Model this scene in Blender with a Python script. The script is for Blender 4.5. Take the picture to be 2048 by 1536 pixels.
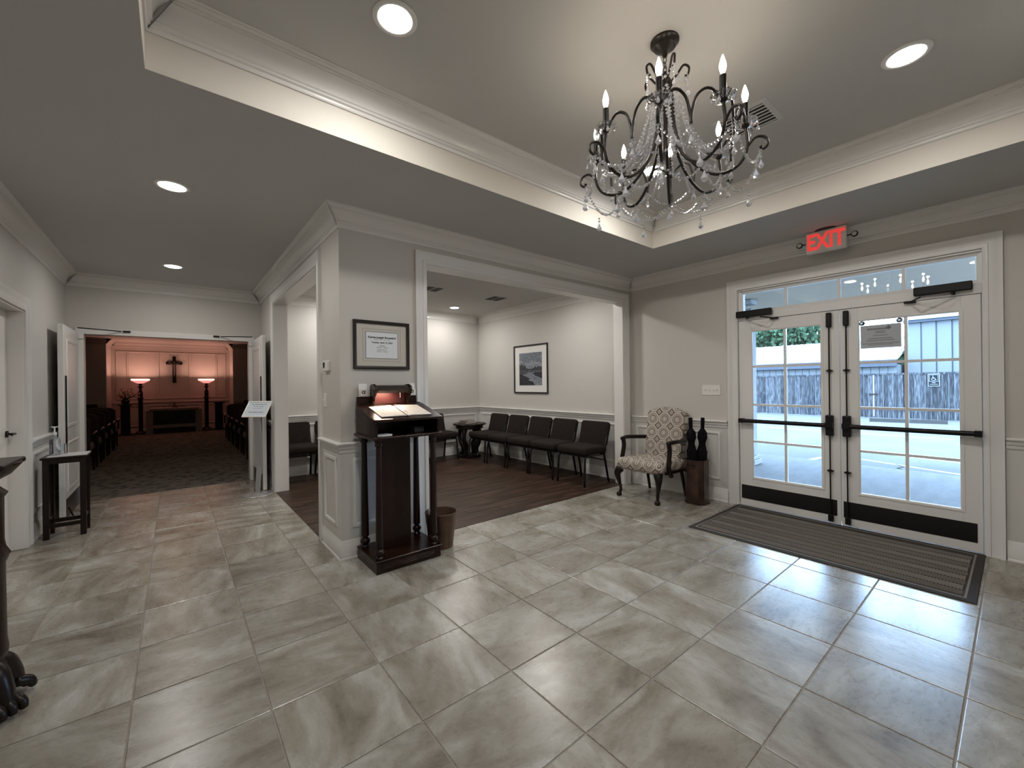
import bpy, bmesh, math, random
from math import sin, cos, pi, radians, sqrt
from mathutils import Vector, Matrix
random.seed(7)
sc = bpy.context.scene
for o in list(bpy.data.objects): bpy.data.objects.remove(o)
col = sc.collection

# ------------------------------------------------------------------ camera
YAW, ROLL, EYE = 0.6842826, -0.0114466, 1.36
F = Vector((sin(YAW), cos(YAW), 0)); R0 = Vector((cos(YAW), -sin(YAW), 0)); U0 = Vector((0, 0, 1))
RR = R0*cos(ROLL)+U0*sin(ROLL); UU = -R0*sin(ROLL)+U0*cos(ROLL)
cd = bpy.data.cameras.new('camera'); cam = bpy.data.objects.new('camera', cd); col.objects.link(cam)
m = Matrix.Identity(4)
for i in range(3): m[i][0], m[i][1], m[i][2] = RR[i], UU[i], -F[i]
m[2][3] = EYE
cam.matrix_world = m
cd.sensor_width = 36; cd.lens = 827.43/2048*36; cd.clip_start = .05; cd.clip_end = 300
sc.camera = cam

# ------------------------------------------------------------------ world, light, exposure
w = bpy.data.worlds.new('world'); sc.world = w; w.use_nodes = True
wn = w.node_tree; bg = wn.nodes['Background']
bg.inputs[0].default_value = (.46, .68, 1, 1); bg.inputs[1].default_value = 24
sc.view_settings.view_transform = 'Standard'; sc.view_settings.look = 'None'
sc.view_settings.exposure = 0.2; sc.view_settings.gamma = 1; sc.view_settings.use_curve_mapping = False
CAN_W, CAN_COL = 12.5, (1, .972, .935)
BULB_W, BULB_COL = .62, (1, .87, .72)
CHAPEL_W, CHAPEL_COL = 17.0, (1, .56, .43)

def light(name, kind, loc, energy, color, rot=(0, 0, 0), **kw):
    l = bpy.data.lights.new(name, kind); l.energy = energy; l.color = color
    for k, v in kw.items(): setattr(l, k, v)
    o = bpy.data.objects.new(name, l); col.objects.link(o); o.location = loc; o.rotation_euler = rot
    return o
po = light('door_portal', 'AREA', (5.0, 1.07, 1.2), 1, (1, 1, 1), (0, pi/2, 0), shape='RECTANGLE', size=2.3, size_y=1.8)
po.data.cycles.is_portal = True

# ------------------------------------------------------------------ materials
def mat(name, color, rough=.5, metal=0, spec=.5, bump=None, emit=None, estr=0, trans=0, coat=0, var=None, alpha=1):
    """var=(scale, amount, (sx,sy,sz)) : multiplies the colour by a noise"""
    mt = bpy.data.materials.new(name); mt.use_nodes = True
    nt = mt.node_tree; b = nt.nodes['Principled BSDF']
    b.inputs['Base Color'].default_value = (*color, 1); b.inputs['Roughness'].default_value = rough
    b.inputs['Metallic'].default_value = metal; b.inputs['Specular IOR Level'].default_value = spec
    b.inputs['Transmission Weight'].default_value = trans; b.inputs['Coat Weight'].default_value = coat
    if emit: b.inputs['Emission Color'].default_value = (*emit, 1); b.inputs['Emission Strength'].default_value = estr
    tc = None
    if var or bump:
        tc = nt.nodes.new('ShaderNodeTexCoord'); mp = nt.nodes.new('ShaderNodeMapping')
        nt.links.new(tc.outputs['Object'], mp.inputs[0])
    if var:
        mp.inputs['Scale'].default_value = var[2] if len(var) > 2 else (1, 1, 1)
        n = nt.nodes.new('ShaderNodeTexNoise'); n.inputs['Scale'].default_value = var[0]; n.inputs['Detail'].default_value = 5
        nt.links.new(mp.outputs[0], n.inputs['Vector'])
        r = nt.nodes.new('ShaderNodeValToRGB'); a = var[1]
        r.color_ramp.elements[0].position = .3; r.color_ramp.elements[1].position = .7
        r.color_ramp.elements[0].color = (*[c*(1-a) for c in color], 1)
        r.color_ramp.elements[1].color = (*[min(1, c*(1+a)) for c in color], 1)
        nt.links.new(n.outputs['Fac'], r.inputs[0]); nt.links.new(r.outputs[0], b.inputs['Base Color'])
    if bump:
        n2 = nt.nodes.new('ShaderNodeTexNoise'); n2.inputs['Scale'].default_value = bump[0]; n2.inputs['Detail'].default_value = 3
        nt.links.new(mp.outputs[0], n2.inputs['Vector'])
        bp = nt.nodes.new('ShaderNodeBump'); bp.inputs['Strength'].default_value = bump[1]; bp.inputs['Distance'].default_value = .01
        nt.links.new(n2.outputs['Fac'], bp.inputs['Height']); nt.links.new(bp.outputs[0], b.inputs['Normal'])
    return mt
def N(nt, t, **kw):
    n = nt.nodes.new('ShaderNode'+t)
    for k, v in kw.items():
        if k[0] == 'i' and k[1:].isdigit(): n.inputs[int(k[1:])].default_value = v
        else: setattr(n, k, v)
    return n
def ramp(nt, stops, interp='LINEAR'):
    r = nt.nodes.new('ShaderNodeValToRGB'); r.color_ramp.interpolation = interp
    e = r.color_ramp.elements
    while len(e) < len(stops): e.new(.5)
    for i, (p, c) in enumerate(stops): e[i].position = p; e[i].color = (*c, 1)
    return r

M = {}
M['wall'] = mat('wall_paint', (.55, .525, .485), .55, bump=(180, .08))
M['trim'] = mat('trim_paint', (.72, .70, .67), .3, coat=.1)
M['wains'] = mat('wainscot_paint', (.60, .58, .545), .38)
M['ceil'] = mat('ceiling_paint', (.525, .512, .49), .8, bump=(220, .1))
M['fascia'] = mat('tray_fascia_paint', (.66, .62, .55), .6)
M['grout'] = mat('grout', (.30, .27, .235), .9)
M['darkwood'] = mat('dark_wood', (.0155, .0055, .003), .27, spec=.28, var=(6, .5, (1, 1, .15)))
M['blackwood'] = mat('black_wood', (.010, .0055, .004), .30, spec=.28)
M['black'] = mat('black_metal', (.009, .0075, .007), .38, spec=.25)
M['blackflat'] = mat('black_plate', (.006, .005, .0045), .35)
M['bronze'] = mat('dark_bronze', (.014, .009, .007), .33, spec=.4)
M['steel'] = mat('brushed_steel', (.55, .55, .55), .3, metal=1)
M['silver'] = mat('silver_paint', (.50, .50, .50), .35, metal=.6)
M['fabric'] = mat('charcoal_fabric', (.021, .0155, .013), .95, spec=.15, var=(60, .3))
M['pic_black'] = mat('black_frame', (.014, .009, .008), .35)
M['mat_board'] = mat('mat_board', (.52, .49, .43), .8)
M['white_mat'] = mat('white_mat', (.78, .76, .73), .8)
M['paper'] = mat('paper', (.80, .80, .80), .8)
M['sheet'] = mat('cool_sheet', (.60, .65, .70), .8)
M['ink'] = mat('ink', (.03, .03, .035), .8)
M['ink_grey'] = mat('grey_ink', (.22, .22, .24), .8)
M['page'] = mat('page', (.86, .80, .72), .8)
M['plastic'] = mat('white_plastic', (.72, .70, .66), .4)
M['can_glow'] = mat('can_lens', (1, 1, 1), .5, emit=(1, .95, .88), estr=9)
M['can_fill'] = mat('fill_light_lens', (1, 1, 1), .5, emit=(1, .8, .6), estr=.8)  # lens of the added chapel fill lights
M['bulb'] = mat('lit_bulb', (1, 1, 1), .4, emit=(1, .88, .70), estr=12)
M['exit_red'] = mat('exit_letter', (.5, .02, .01), .5, emit=(1, .07, .06), estr=.55)
M['chapel_wall'] = mat('chapel_wall', (.52, .48, .44), .7)
M['copper'] = mat('aged_copper', (.10, .064, .052), .25, metal=.9, var=(9, .45))
M['bin'] = mat('bronze_bin', (.14, .085, .06), .36, metal=.8, var=(5, .3))
M['conc'] = mat('concrete', (.075, .074, .072), .9, spec=.03, var=(1.2, .10))
M['porchfloor'] = mat('porch_concrete', (.11, .11, .11), .8, spec=.03, var=(2, .12, (1, 4, 1)))
M['line'] = mat('white_road_paint', (.20, .20, .20), .8, spec=.03)
M['crack'] = mat('crack', (.03, .028, .026), .9, spec=.03)
M['siding'] = mat('siding', (.10, .105, .108), .6, spec=.03)
M['roof'] = mat('white_roof', (.24, .24, .24), .5, spec=.03)
M['gutter'] = mat('gutter', (.045, .05, .06), .5, spec=.03)
M['rib'] = mat('siding_rib', (.035, .04, .05), .6, spec=.03)
M['leaf'] = mat('leaf', (.040, .066, .036), .7, spec=.03, var=(1.5, .6))
M['bark'] = mat('bark', (.06, .055, .05), .9)
M['extwhite'] = mat('exterior_white', (.20, .20, .20), .6, spec=.03)
M['porchceil'] = mat('porch_ceiling', (.36, .30, .235), .7, spec=.03)
M['signblue'] = mat('blue_sign', (.009, .012, .017), .5, spec=.03)
M['rubber'] = mat('mat_rubber', (.045, .040, .036), .9, spec=.15)
M['matrib'] = mat('mat_fibre', (.20, .18, .155), .95, spec=.15)
M['pew'] = mat('pew_upholstery', (.035, .015, .012), .9)
M['seatlt'] = mat('seat_upholstery', (.14, .10, .09), .9)
M['flower'] = mat('petals', (.6, .42, .36), .8)
M['green'] = mat('stem', (.04, .06, .03), .8)
M['umb'] = mat('umbrella_cloth', (.006, .005, .006), .8, spec=.1)
M['shade'] = mat('red_glass_shade', (.8, .2, .15), .3, emit=(1, .20, .17), estr=1.6)
M['shadetop'] = mat('shade_rim', (.9, .5, .4), .3, emit=(1, .5, .38), estr=2.4)
M['clearplastic'] = mat('clear_plastic', (.9, .95, 1), .05, trans=1)
M['gel'] = mat('clear_gel', (.85, .92, 1), .02, trans=1)
M['louver'] = mat('vent_metal', (.55, .54, .52), .5)
M['dark'] = mat('painted_vent_shade', (.01, .01, .01), .9)
M['bookc'] = mat('book_cover', (.16, .13, .11), .6)
M['bulbred'] = mat('hood_lining', (.055, .012, .010), .45)

def glassmat():
    mt = bpy.data.materials.new('window_glass'); mt.use_nodes = True; nt = mt.node_tree; nt.nodes.clear()
    o = N(nt, 'OutputMaterial'); t = N(nt, 'BsdfTransparent'); g = N(nt, 'BsdfGlossy'); mx = N(nt, 'MixShader'); f = N(nt, 'Fresnel')
    t.inputs[0].default_value = (.93, .96, .97, 1); g.inputs['Roughness'].default_value = 0.0; f.inputs[0].default_value = 1.52
    nt.links.new(f.outputs[0], mx.inputs[0]); nt.links.new(t.outputs[0], mx.inputs[1]); nt.links.new(g.outputs[0], mx.inputs[2])
    nt.links.new(mx.outputs[0], o.inputs[0]); return mt
M['glass'] = glassmat()
def crystalmat():
    mt = bpy.data.materials.new('crystal'); mt.use_nodes = True; nt = mt.node_tree; b = nt.nodes['Principled BSDF']
    b.inputs['Base Color'].default_value = (.95, .96, 1, 1); b.inputs['Roughness'].default_value = .06
    b.inputs['Transmission Weight'].default_value = .55; b.inputs['IOR'].default_value = 1.7; b.inputs['Coat Weight'].default_value = 1
    return mt
M['crystal'] = crystalmat()
M['clear'] = mat('clear_crystal', (1, 1, 1), .02, trans=1, coat=1)

def tilemat():
    mt = bpy.data.materials.new('travertine_tile'); mt.use_nodes = True; nt = mt.node_tree; b = nt.nodes['Principled BSDF']; L = nt.links.new
    tc = N(nt, 'TexCoord'); oi = N(nt, 'ObjectInfo')
    gt = N(nt, 'Math', operation='GREATER_THAN', i1=.62); L(oi.outputs['Random'], gt.inputs[0])
    ang = N(nt, 'Math', operation='MULTIPLY_ADD', i1=1.57, i2=.12); L(gt.outputs[0], ang.inputs[0])
    vr = N(nt, 'VectorRotate', rotation_type='Z_AXIS'); L(tc.outputs['Object'], vr.inputs['Vector']); L(ang.outputs[0], vr.inputs['Angle'])
    mu = N(nt, 'Math', operation='MULTIPLY', i1=37.0); L(oi.outputs['Random'], mu.inputs[0])
    cx = N(nt, 'CombineXYZ'); L(mu.outputs[0], cx.inputs[0]); L(mu.outputs[0], cx.inputs[1]); L(mu.outputs[0], cx.inputs[2])
    ad = N(nt, 'VectorMath', operation='ADD'); L(vr.outputs[0], ad.inputs[0]); L(cx.outputs[0], ad.inputs[1])
    mp = N(nt, 'Mapping'); mp.inputs['Scale'].default_value = (1.3, 3.0, 1); L(ad.outputs[0], mp.inputs[0])
    n1 = N(nt, 'TexNoise'); n1.inputs['Scale'].default_value = 1.7; n1.inputs['Detail'].default_value = 12; n1.inputs['Roughness'].default_value = .66; n1.inputs['Distortion'].default_value = .7
    L(mp.outputs[0], n1.inputs['Vector'])
    r1 = ramp(nt, [(.30, (.140, .116, .088)), (.41, (.235, .206, .168)), (.52, (.310, .287, .248)), (.60, (.385, .370, .338)), (.70, (.47, .47, .445))])
    L(n1.outputs['Fac'], r1.inputs[0])
    mp2 = N(nt, 'Mapping'); mp2.inputs['Scale'].default_value = (.45, 1, 1); L(ad.outputs[0], mp2.inputs[0])
    n2 = N(nt, 'TexNoise'); n2.inputs['Scale'].default_value = 34; n2.inputs['Detail'].default_value = 5; n2.inputs['Roughness'].default_value = .75
    L(mp2.outputs[0], n2.inputs['Vector'])
    r2 = ramp(nt, [(.25, (.42, .37, .33)), (.30, (.80, .77, .74)), (.36, (1, 1, 1)), (.75, (1.05, 1.05, 1.05))]); L(n2.outputs['Fac'], r2.inputs[0])
    mx0 = N(nt, 'MixRGB', blend_type='MULTIPLY', i0=.6); L(r1.outputs[0], mx0.inputs[1]); L(r2.outputs[0], mx0.inputs[2])
    tint = ramp(nt, [(0, (.82, .82, .80)), (.5, (.93, .93, .90)), (1, (1.0, 1.01, 1.0))]); L(oi.outputs['Random'], tint.inputs[0])
    mx = N(nt, 'MixRGB', blend_type='MULTIPLY', i0=1.0); L(mx0.outputs[0], mx.inputs[1]); L(tint.outputs[0], mx.inputs[2])
    L(mx.outputs[0], b.inputs['Base Color'])
    b.inputs['Specular IOR Level'].default_value = .85
    rr = N(nt, 'Math', operation='MULTIPLY_ADD', i1=.16, i2=.20); L(n2.outputs['Fac'], rr.inputs[0]); L(rr.outputs[0], b.inputs['Roughness'])
    bp = N(nt, 'Bump'); bp.inputs['Strength'].default_value = .12; bp.inputs['Distance'].default_value = .004
    L(n2.outputs['Fac'], bp.inputs['Height']); L(bp.outputs[0], b.inputs['Normal'])
    return mt
M['tile'] = tilemat()
def plankmat():
    mt = bpy.data.materials.new('wood_plank'); mt.use_nodes = True; nt = mt.node_tree; b = nt.nodes['Principled BSDF']; L = nt.links.new
    tc = N(nt, 'TexCoord'); oi = N(nt, 'ObjectInfo')
    mu = N(nt, 'Math', operation='MULTIPLY', i1=50.0); L(oi.outputs['Random'], mu.inputs[0])
    cx = N(nt, 'CombineXYZ'); L(mu.outputs[0], cx.inputs[0]); L(mu.outputs[0], cx.inputs[1])
    ad = N(nt, 'VectorMath', operation='ADD'); L(tc.outputs['Object'], ad.inputs[0]); L(cx.outputs[0], ad.inputs[1])
    mp = N(nt, 'Mapping'); mp.inputs['Scale'].default_value = (1.3, 16, 1); L(ad.outputs[0], mp.inputs[0])
    n1 = N(nt, 'TexNoise'); n1.inputs['Scale'].default_value = 1.6; n1.inputs['Detail'].default_value = 7; n1.inputs['Distortion'].default_value = .6; L(mp.outputs[0], n1.inputs['Vector'])
    r1 = ramp(nt, [(.34, (.014, .0075, .0045)), (.5, (.040, .0215, .0135)), (.66, (.085, .048, .031))]); L(n1.outputs['Fac'], r1.inputs[0])
    L(r1.outputs[0], b.inputs['Base Color']); b.inputs['Roughness'].default_value = .42; b.inputs['Specular IOR Level'].default_value = .25
    return mt
M['plank'] = plankmat()
def carpetmat():
    mt = bpy.data.materials.new('carpet'); mt.use_nodes = True; nt = mt.node_tree; b = nt.nodes['Principled BSDF']; L = nt.links.new
    tc = N(nt, 'TexCoord'); v = N(nt, 'TexVoronoi'); v.inputs['Scale'].default_value = 9; L(tc.outputs['Object'], v.inputs['Vector'])
    n = N(nt, 'TexNoise'); n.inputs['Scale'].default_value = 30; L(tc.outputs['Object'], n.inputs['Vector'])
    mx = N(nt, 'Math', operation='ADD'); L(v.outputs['Distance'], mx.inputs[0]); L(n.outputs['Fac'], mx.inputs[1])
    r = ramp(nt, [(.55, (.045, .045, .052)), (.85, (.10, .085, .075)), (1, (.17, .145, .12))]); L(mx.outputs[0], r.inputs[0])
    L(r.outputs[0], b.inputs['Base Color']); b.inputs['Roughness'].default_value = 1; b.inputs['Specular IOR Level'].default_value = .1
    return mt
M['carpet'] = carpetmat()
def medallion(name, mode):
    """octagon medallion weave; mode: which object coordinates are u,v"""
    mt = bpy.data.materials.new(name); mt.use_nodes = True; nt = mt.node_tree; b = nt.nodes['Principled BSDF']; L = nt.links.new
    tc = N(nt, 'TexCoord'); sp = N(nt, 'SeparateXYZ'); L(tc.outputs['Object'], sp.inputs[0])
    S = 1/.168
    def mth(op, a, bb=None):
        n = N(nt, 'Math', operation=op)
        for i, x in enumerate((a, bb)):
            if x is None: continue
            if isinstance(x, (int, float)): n.inputs[i].default_value = x
            else: L(x, n.inputs[i])
        return n.outputs[0]
    u = mth('MULTIPLY', sp.outputs[0], S)
    u = mth('ADD', u, .5+20)
    if mode == 'back': v = mth('MULTIPLY', sp.outputs[2], S)
    else: v = mth('MULTIPLY', mth('SUBTRACT', sp.outputs[2], sp.outputs[1]), S)
    v = mth('ADD', v, 20.1)
    fu = mth('SUBTRACT', mth('FRACT', u), .5); fv = mth('SUBTRACT', mth('FRACT', v), .5)
    au = mth('ABSOLUTE', fu); av = mth('ABSOLUTE', fv)
    d = mth('MAXIMUM', mth('MAXIMUM', au, av), mth('MULTIPLY', mth('ADD', au, av), .7071))
    e = mth('ADD', mth('SUBTRACT', .5, au), mth('SUBTRACT', .5, av))
    cr, br, ln = (.54, .50, .43), (.20, .15, .115), (.095, .065, .05)
    r1 = ramp(nt, [(0, cr), (.07, ln), (.09, cr), (.16, br), (.20, (.36, .31, .26)), (.24, ln), (.275, cr), (.33, ln), (.35, br), (.38, cr), (.47, ln), (.49, cr)], 'CONSTANT'); L(d, r1.inputs[0])
    r2 = ramp(nt, [(0, cr), (.05, ln), (.09, cr), (.15, br), (.24, ln), (.27, br), (.29, cr)], 'CONSTANT'); L(e, r2.inputs[0])
    lt = mth('LESS_THAN', e, .29)
    mx = N(nt, 'MixRGB'); L(lt, mx.inputs[0]); L(r1.outputs[0], mx.inputs[1]); L(r2.outputs[0], mx.inputs[2])
    L(mx.outputs[0], b.inputs['Base Color']); b.inputs['Roughness'].default_value = .85; b.inputs['Specular IOR Level'].default_value = .2
    return mt
M['med_back'] = medallion('medallion_fabric_back', 'back'); M['med_seat'] = medallion('medallion_fabric_seat', 'seat')
def fencemat():
    mt = bpy.data.materials.new('weathered_board'); mt.use_nodes = True; nt = mt.node_tree; b = nt.nodes['Principled BSDF']; L = nt.links.new
    tc = N(nt, 'TexCoord'); oi = N(nt, 'ObjectInfo')
    mu = N(nt, 'Math', operation='MULTIPLY', i1=30.0); L(oi.outputs['Random'], mu.inputs[0])
    cx = N(nt, 'CombineXYZ'); L(mu.outputs[0], cx.inputs[0]); L(mu.outputs[0], cx.inputs[2])
    ad = N(nt, 'VectorMath', operation='ADD'); L(tc.outputs['Object'], ad.inputs[0]); L(cx.outputs[0], ad.inputs[1])
    mp = N(nt, 'Mapping'); mp.inputs['Scale'].default_value = (1, 14, 1.8); L(ad.outputs[0], mp.inputs[0])
    n1 = N(nt, 'TexNoise'); n1.inputs['Scale'].default_value = 2; n1.inputs['Detail'].default_value = 6; L(mp.outputs[0], n1.inputs['Vector'])
    r = ramp(nt, [(.3, (.015, .016, .018)), (.5, (.036, .037, .040)), (.7, (.085, .086, .09))]); L(n1.outputs['Fac'], r.inputs[0])
    r3 = ramp(nt, [(0, (.65, .65, .65)), (1, (1.3, 1.3, 1.3))]); L(oi.outputs['Random'], r3.inputs[0])
    mx = N(nt, 'MixRGB', blend_type='MULTIPLY', i0=1.0); L(r.outputs[0], mx.inputs[1]); L(r3.outputs[0], mx.inputs[2])
    L(mx.outputs[0], b.inputs['Base Color']); b.inputs['Roughness'].default_value = .9; b.inputs['Specular IOR Level'].default_value = .03
    return mt
M['board'] = fencemat()

# ------------------------------------------------------------------ mesh helpers
def box(x0, y0, z0, x1, y1, z1):
    v = [(x, y, z) for z in (z0, z1) for y in (y0, y1) for x in (x0, x1)]
    return v, [(0, 2, 3, 1), (4, 5, 7, 6), (0, 1, 5, 4), (2, 6, 7, 3), (0, 4, 6, 2), (1, 3, 7, 5)]
def bc(cx, cy, cz, sx, sy, sz): return box(cx-sx/2, cy-sy/2, cz-sz/2, cx+sx/2, cy+sy/2, cz+sz/2)
def join(*ms):
    V, Fc = [], []
    for v, f in ms:
        o = len(V); V += list(v); Fc += [tuple(i+o for i in q) for q in f]
    return V, Fc
def tube(path, r, n=8, closed=False):
    P = [Vector(p) for p in path]; K = len(P); rs = r if isinstance(r, (list, tuple)) else [r]*K
    V, Fc = [], []; up = Vector((0, 0, 1)); a = None
    for i, p in enumerate(P):
        if closed: t = (P[(i+1) % K]-P[i-1])
        else: t = P[min(i+1, K-1)]-P[max(i-1, 0)]
        t = t.normalized() if t.length > 1e-9 else Vector((0, 0, 1))
        if a is None:
            a = t.cross(up) if abs(t.z) < .95 else t.cross(Vector((0, 1, 0)))
        a = (a-t*a.dot(t)).normalized(); b = t.cross(a)
        for k in range(n):
            g = 2*pi*k/n; V.append(tuple(p+(a*cos(g)+b*sin(g))*rs[i]))
    for i in range(K if closed else K-1):
        j = (i+1) % K
        for k in range(n):
            Fc.append((i*n+k, i*n+(k+1) % n, j*n+(k+1) % n, j*n+k))
    if not closed: Fc += [tuple(range(n))[::-1], tuple((K-1)*n+k for k in range(n))]
    return V, Fc
def lathe(prof, c=(0, 0, 0), n=20, caps=True):
    """prof: list of (r, z)"""
    V, Fc = [], []
    for r, z in prof:
        for k in range(n):
            g = 2*pi*k/n; V.append((c[0]+r*cos(g), c[1]+r*sin(g), c[2]+z))
    for i in range(len(prof)-1):
        for k in range(n):
            Fc.append((i*n+k, i*n+(k+1) % n, (i+1)*n+(k+1) % n, (i+1)*n+k))
    if caps: Fc += [tuple(range(n))[::-1], tuple((len(prof)-1)*n+k for k in range(n))]
    return V, Fc
def prism(poly, fn, d0, d1):
    """poly of (u,v) extruded between depths; fn(u,v,d)->xyz"""
    n = len(poly)
    V = [fn(u, v, d0) for u, v in poly]+[fn(u, v, d1) for u, v in poly]
    return V, [tuple(range(n))[::-1], tuple(range(n, 2*n))]+[(i, (i+1) % n, n+(i+1) % n, n+i) for i in range(n)]
def rframe(fn, u0, u1, v0, v1, prof, closed=True):
    """prof: list of (w outward, d depth) swept round a rectangle with mitres; open at the bottom if not closed"""
    V, Fc = [], []; K = len(prof)
    for w, d in prof:
        b = v0-w if closed else v0
        V += [fn(u0-w, b, d), fn(u0-w, v1+w, d), fn(u1+w, v1+w, d), fn(u1+w, b, d)]
    for i in range(K-1):
        for k in range(4 if closed else 3):
            l = (k+1) % 4
            Fc.append((i*4+k, i*4+l, (i+1)*4+l, (i+1)*4+k))
    if not closed:
        Fc += [tuple(i*4 for i in range(K)), tuple(i*4+3 for i in range(K))[::-1]]
    return V, Fc
def mould(P, Q, n, prof, z0=0, a=0, b=0):
    """wall moulding from P to Q (xy), n = direction into the room, prof [(d, z)], a/b end mitres: +1 inside corner, -1 outside"""
    P = Vector((*P, 0)); Q = Vector((*Q, 0)); n = Vector((*n, 0)); t = (Q-P).normalized()
    V, K = [], len(prof)
    for d, z in prof: V.append(tuple(P+n*d+t*d*a+Vector((0, 0, z0+z))))
    for d, z in prof: V.append(tuple(Q+n*d-t*d*b+Vector((0, 0, z0+z))))
    Fc = [(i, i+1, K+i+1, K+i) for i in range(K-1)]
    Fc += [tuple(range(K))[::-1], tuple(range(K, 2*K))]
    return V, Fc
def tr(m, mtx):
    return [tuple(mtx @ Vector(v)) for v in m[0]], m[1]
def mesh(name, m, mt, parent=None, smooth=False, bevel=0, seg=1, loc=None, auto=False):
    me = bpy.data.meshes.new(name); me.from_pydata(m[0], [], m[1])
    bm = bmesh.new(); bm.from_mesh(me)
    if bevel:
        es = [e for e in bm.edges if len(e.link_faces) == 2 and e.calc_face_angle(0) > .5]
        bmesh.ops.bevel(bm, geom=es, offset=bevel, segments=seg, affect='EDGES', profile=.5, clamp_overlap=True)
    bmesh.ops.recalc_face_normals(bm, faces=bm.faces)
    bm.to_mesh(me); bm.free()
    if smooth:
        for p in me.polygons: p.use_smooth = True
        if smooth == 'auto':
            try: me.set_sharp_from_angle(angle=radians(40))
            except Exception: pass
    if isinstance(mt, (list, tuple)):
        for x in mt: me.materials.append(x)
    else: me.materials.append(mt)
    o = bpy.data.objects.new(name, me); col.objects.link(o)
    if parent: o.parent = parent
    if loc: o.location = loc
    return o
def tag(o, label=None, cat=None, group=None, kind=None):
    if label: o['label'] = label
    if cat: o['category'] = cat
    if group: o['group'] = group
    if kind: o['kind'] = kind
    return o
def thing(name, label, cat, loc=(0, 0, 0), rz=0, group=None, kind=None):
    o = bpy.data.objects.new(name, None); col.objects.link(o); o.location = loc; o.rotation_euler = (0, 0, rz)
    o.empty_display_size = .1
    return tag(o, label, cat, group, kind)
def struct(name, m=None, mt=None, parent=None, **kw):
    if m is None:
        o = bpy.data.objects.new(name, None); col.objects.link(o)
        if parent: o.parent = parent
    else: o = mesh(name, m, mt, parent, **kw)
    if not parent: o['kind'] = 'structure'
    return o
def cp(src, loc=None, rz=None, label=None, parent=None):
    c = src.copy(); col.objects.link(c)
    if parent: c.parent = parent
    if loc is not None: c.location = loc
    if rz is not None: c.rotation_euler = (0, 0, rz)
    if label: c['label'] = label
    for ch in kids.get(src.name, []): cp(ch, parent=c)
    return c
kids = {}
def remember(root):
    kids.clear()
    for o in col.objects:
        if o.parent: kids.setdefault(o.parent.name, []).append(o)
def text(s, size, right, up, pos, mt, parent, name='lettering', bold=0, depth=.0006, align='CENTER', sx=1):
    c = bpy.data.curves.new('t', 'FONT'); c.body = s; c.size = size; c.align_x = align; c.align_y = 'CENTER'; c.extrude = depth; c.offset = bold; c.resolution_u = 2
    t = bpy.data.objects.new('t', c); col.objects.link(t)
    me = bpy.data.meshes.new_from_object(t); bpy.data.objects.remove(t)
    r = Vector(right).normalized(); u = Vector(up).normalized(); n = r.cross(u)
    mx = Matrix(((r[0]*sx, u[0], n[0], pos[0]), (r[1]*sx, u[1], n[1], pos[1]), (r[2]*sx, u[2], n[2], pos[2]), (0, 0, 0, 1)))
    me.transform(mx); me.materials.clear(); me.materials.append(mt)
    o = bpy.data.objects.new(name, me); col.objects.link(o); o.parent = parent
    return o
def arc(cx, cy, r, a0, a1, n, ry=None):
    return [(cx+r*cos(a0+(a1-a0)*i/n), cy+(ry or r)*sin(a0+(a1-a0)*i/n)) for i in range(n+1)]
def bez(pts, n=12):
    """Catmull-Rom through 3d points"""
    P = [Vector(p) for p in pts]; P = [P[0]*2-P[1]]+P+[P[-1]*2-P[-2]]; out = []
    for i in range(1, len(P)-2):
        for k in range(n):
            t = k/n; a, b, c, d = P[i-1], P[i], P[i+1], P[i+2]
            out.append(.5*((2*b)+(-a+c)*t+(2*a-5*b+4*c-d)*t*t+(-a+3*b-3*c+d)*t**3))
    out.append(P[-2]); return [tuple(p) for p in out]

# ------------------------------------------------------------------ dimensions
XL, XC, XC2, XR = -1.0, 1.0, 1.15, 4.82
YB, YW, YW2, YE, YWE = -1.16, 3.345, 3.485, 7.14, 6.97
ZC, ZT = 2.74, 3.05
TX0, TX1, TY0, TY1 = -.09, 3.84, -.20, 2.38

CROWN = [(0, -.145), (.010, -.145), (.014, -.140), (.014, -.126), (.024, -.120), (.024, -.110), (.032, -.104), (.026, -.098), (.030, -.088), (.040, -.068), (.054, -.052), (.072, -.040), (.086, -.034), (.086, -.028), (.098, -.028), (.098, -.020), (.106, -.018), (.112, -.012), (.112, -.006), (.122, -.004), (.122, 0)]
RAIL = [(0, -.085), (.010, -.083), (.014, -.072), (.014, -.058), (.022, -.052), (.026, -.040), (.026, -.028), (.036, -.020), (.045, -.014), (.045, -.004), (.040, 0), (0, 0)]
BASE = [(.022, 0), (.022, .012), (.016, .018), (.016, .115), (.012, .122), (.012, .13), (.008, .14), (.005, .15), (0, .152)]
CAS = [(0, 0), (0, .014), (.012, .018), (.03, .018), (.034, .013), (.07, .015), (.085, .024), (.105, .026), (.105, 0)]
PMD = [(0, 0), (0, .004), (.006, .012), (.012, .014), (.02, .010), (.028, .009), (.030, 0)]

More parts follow.
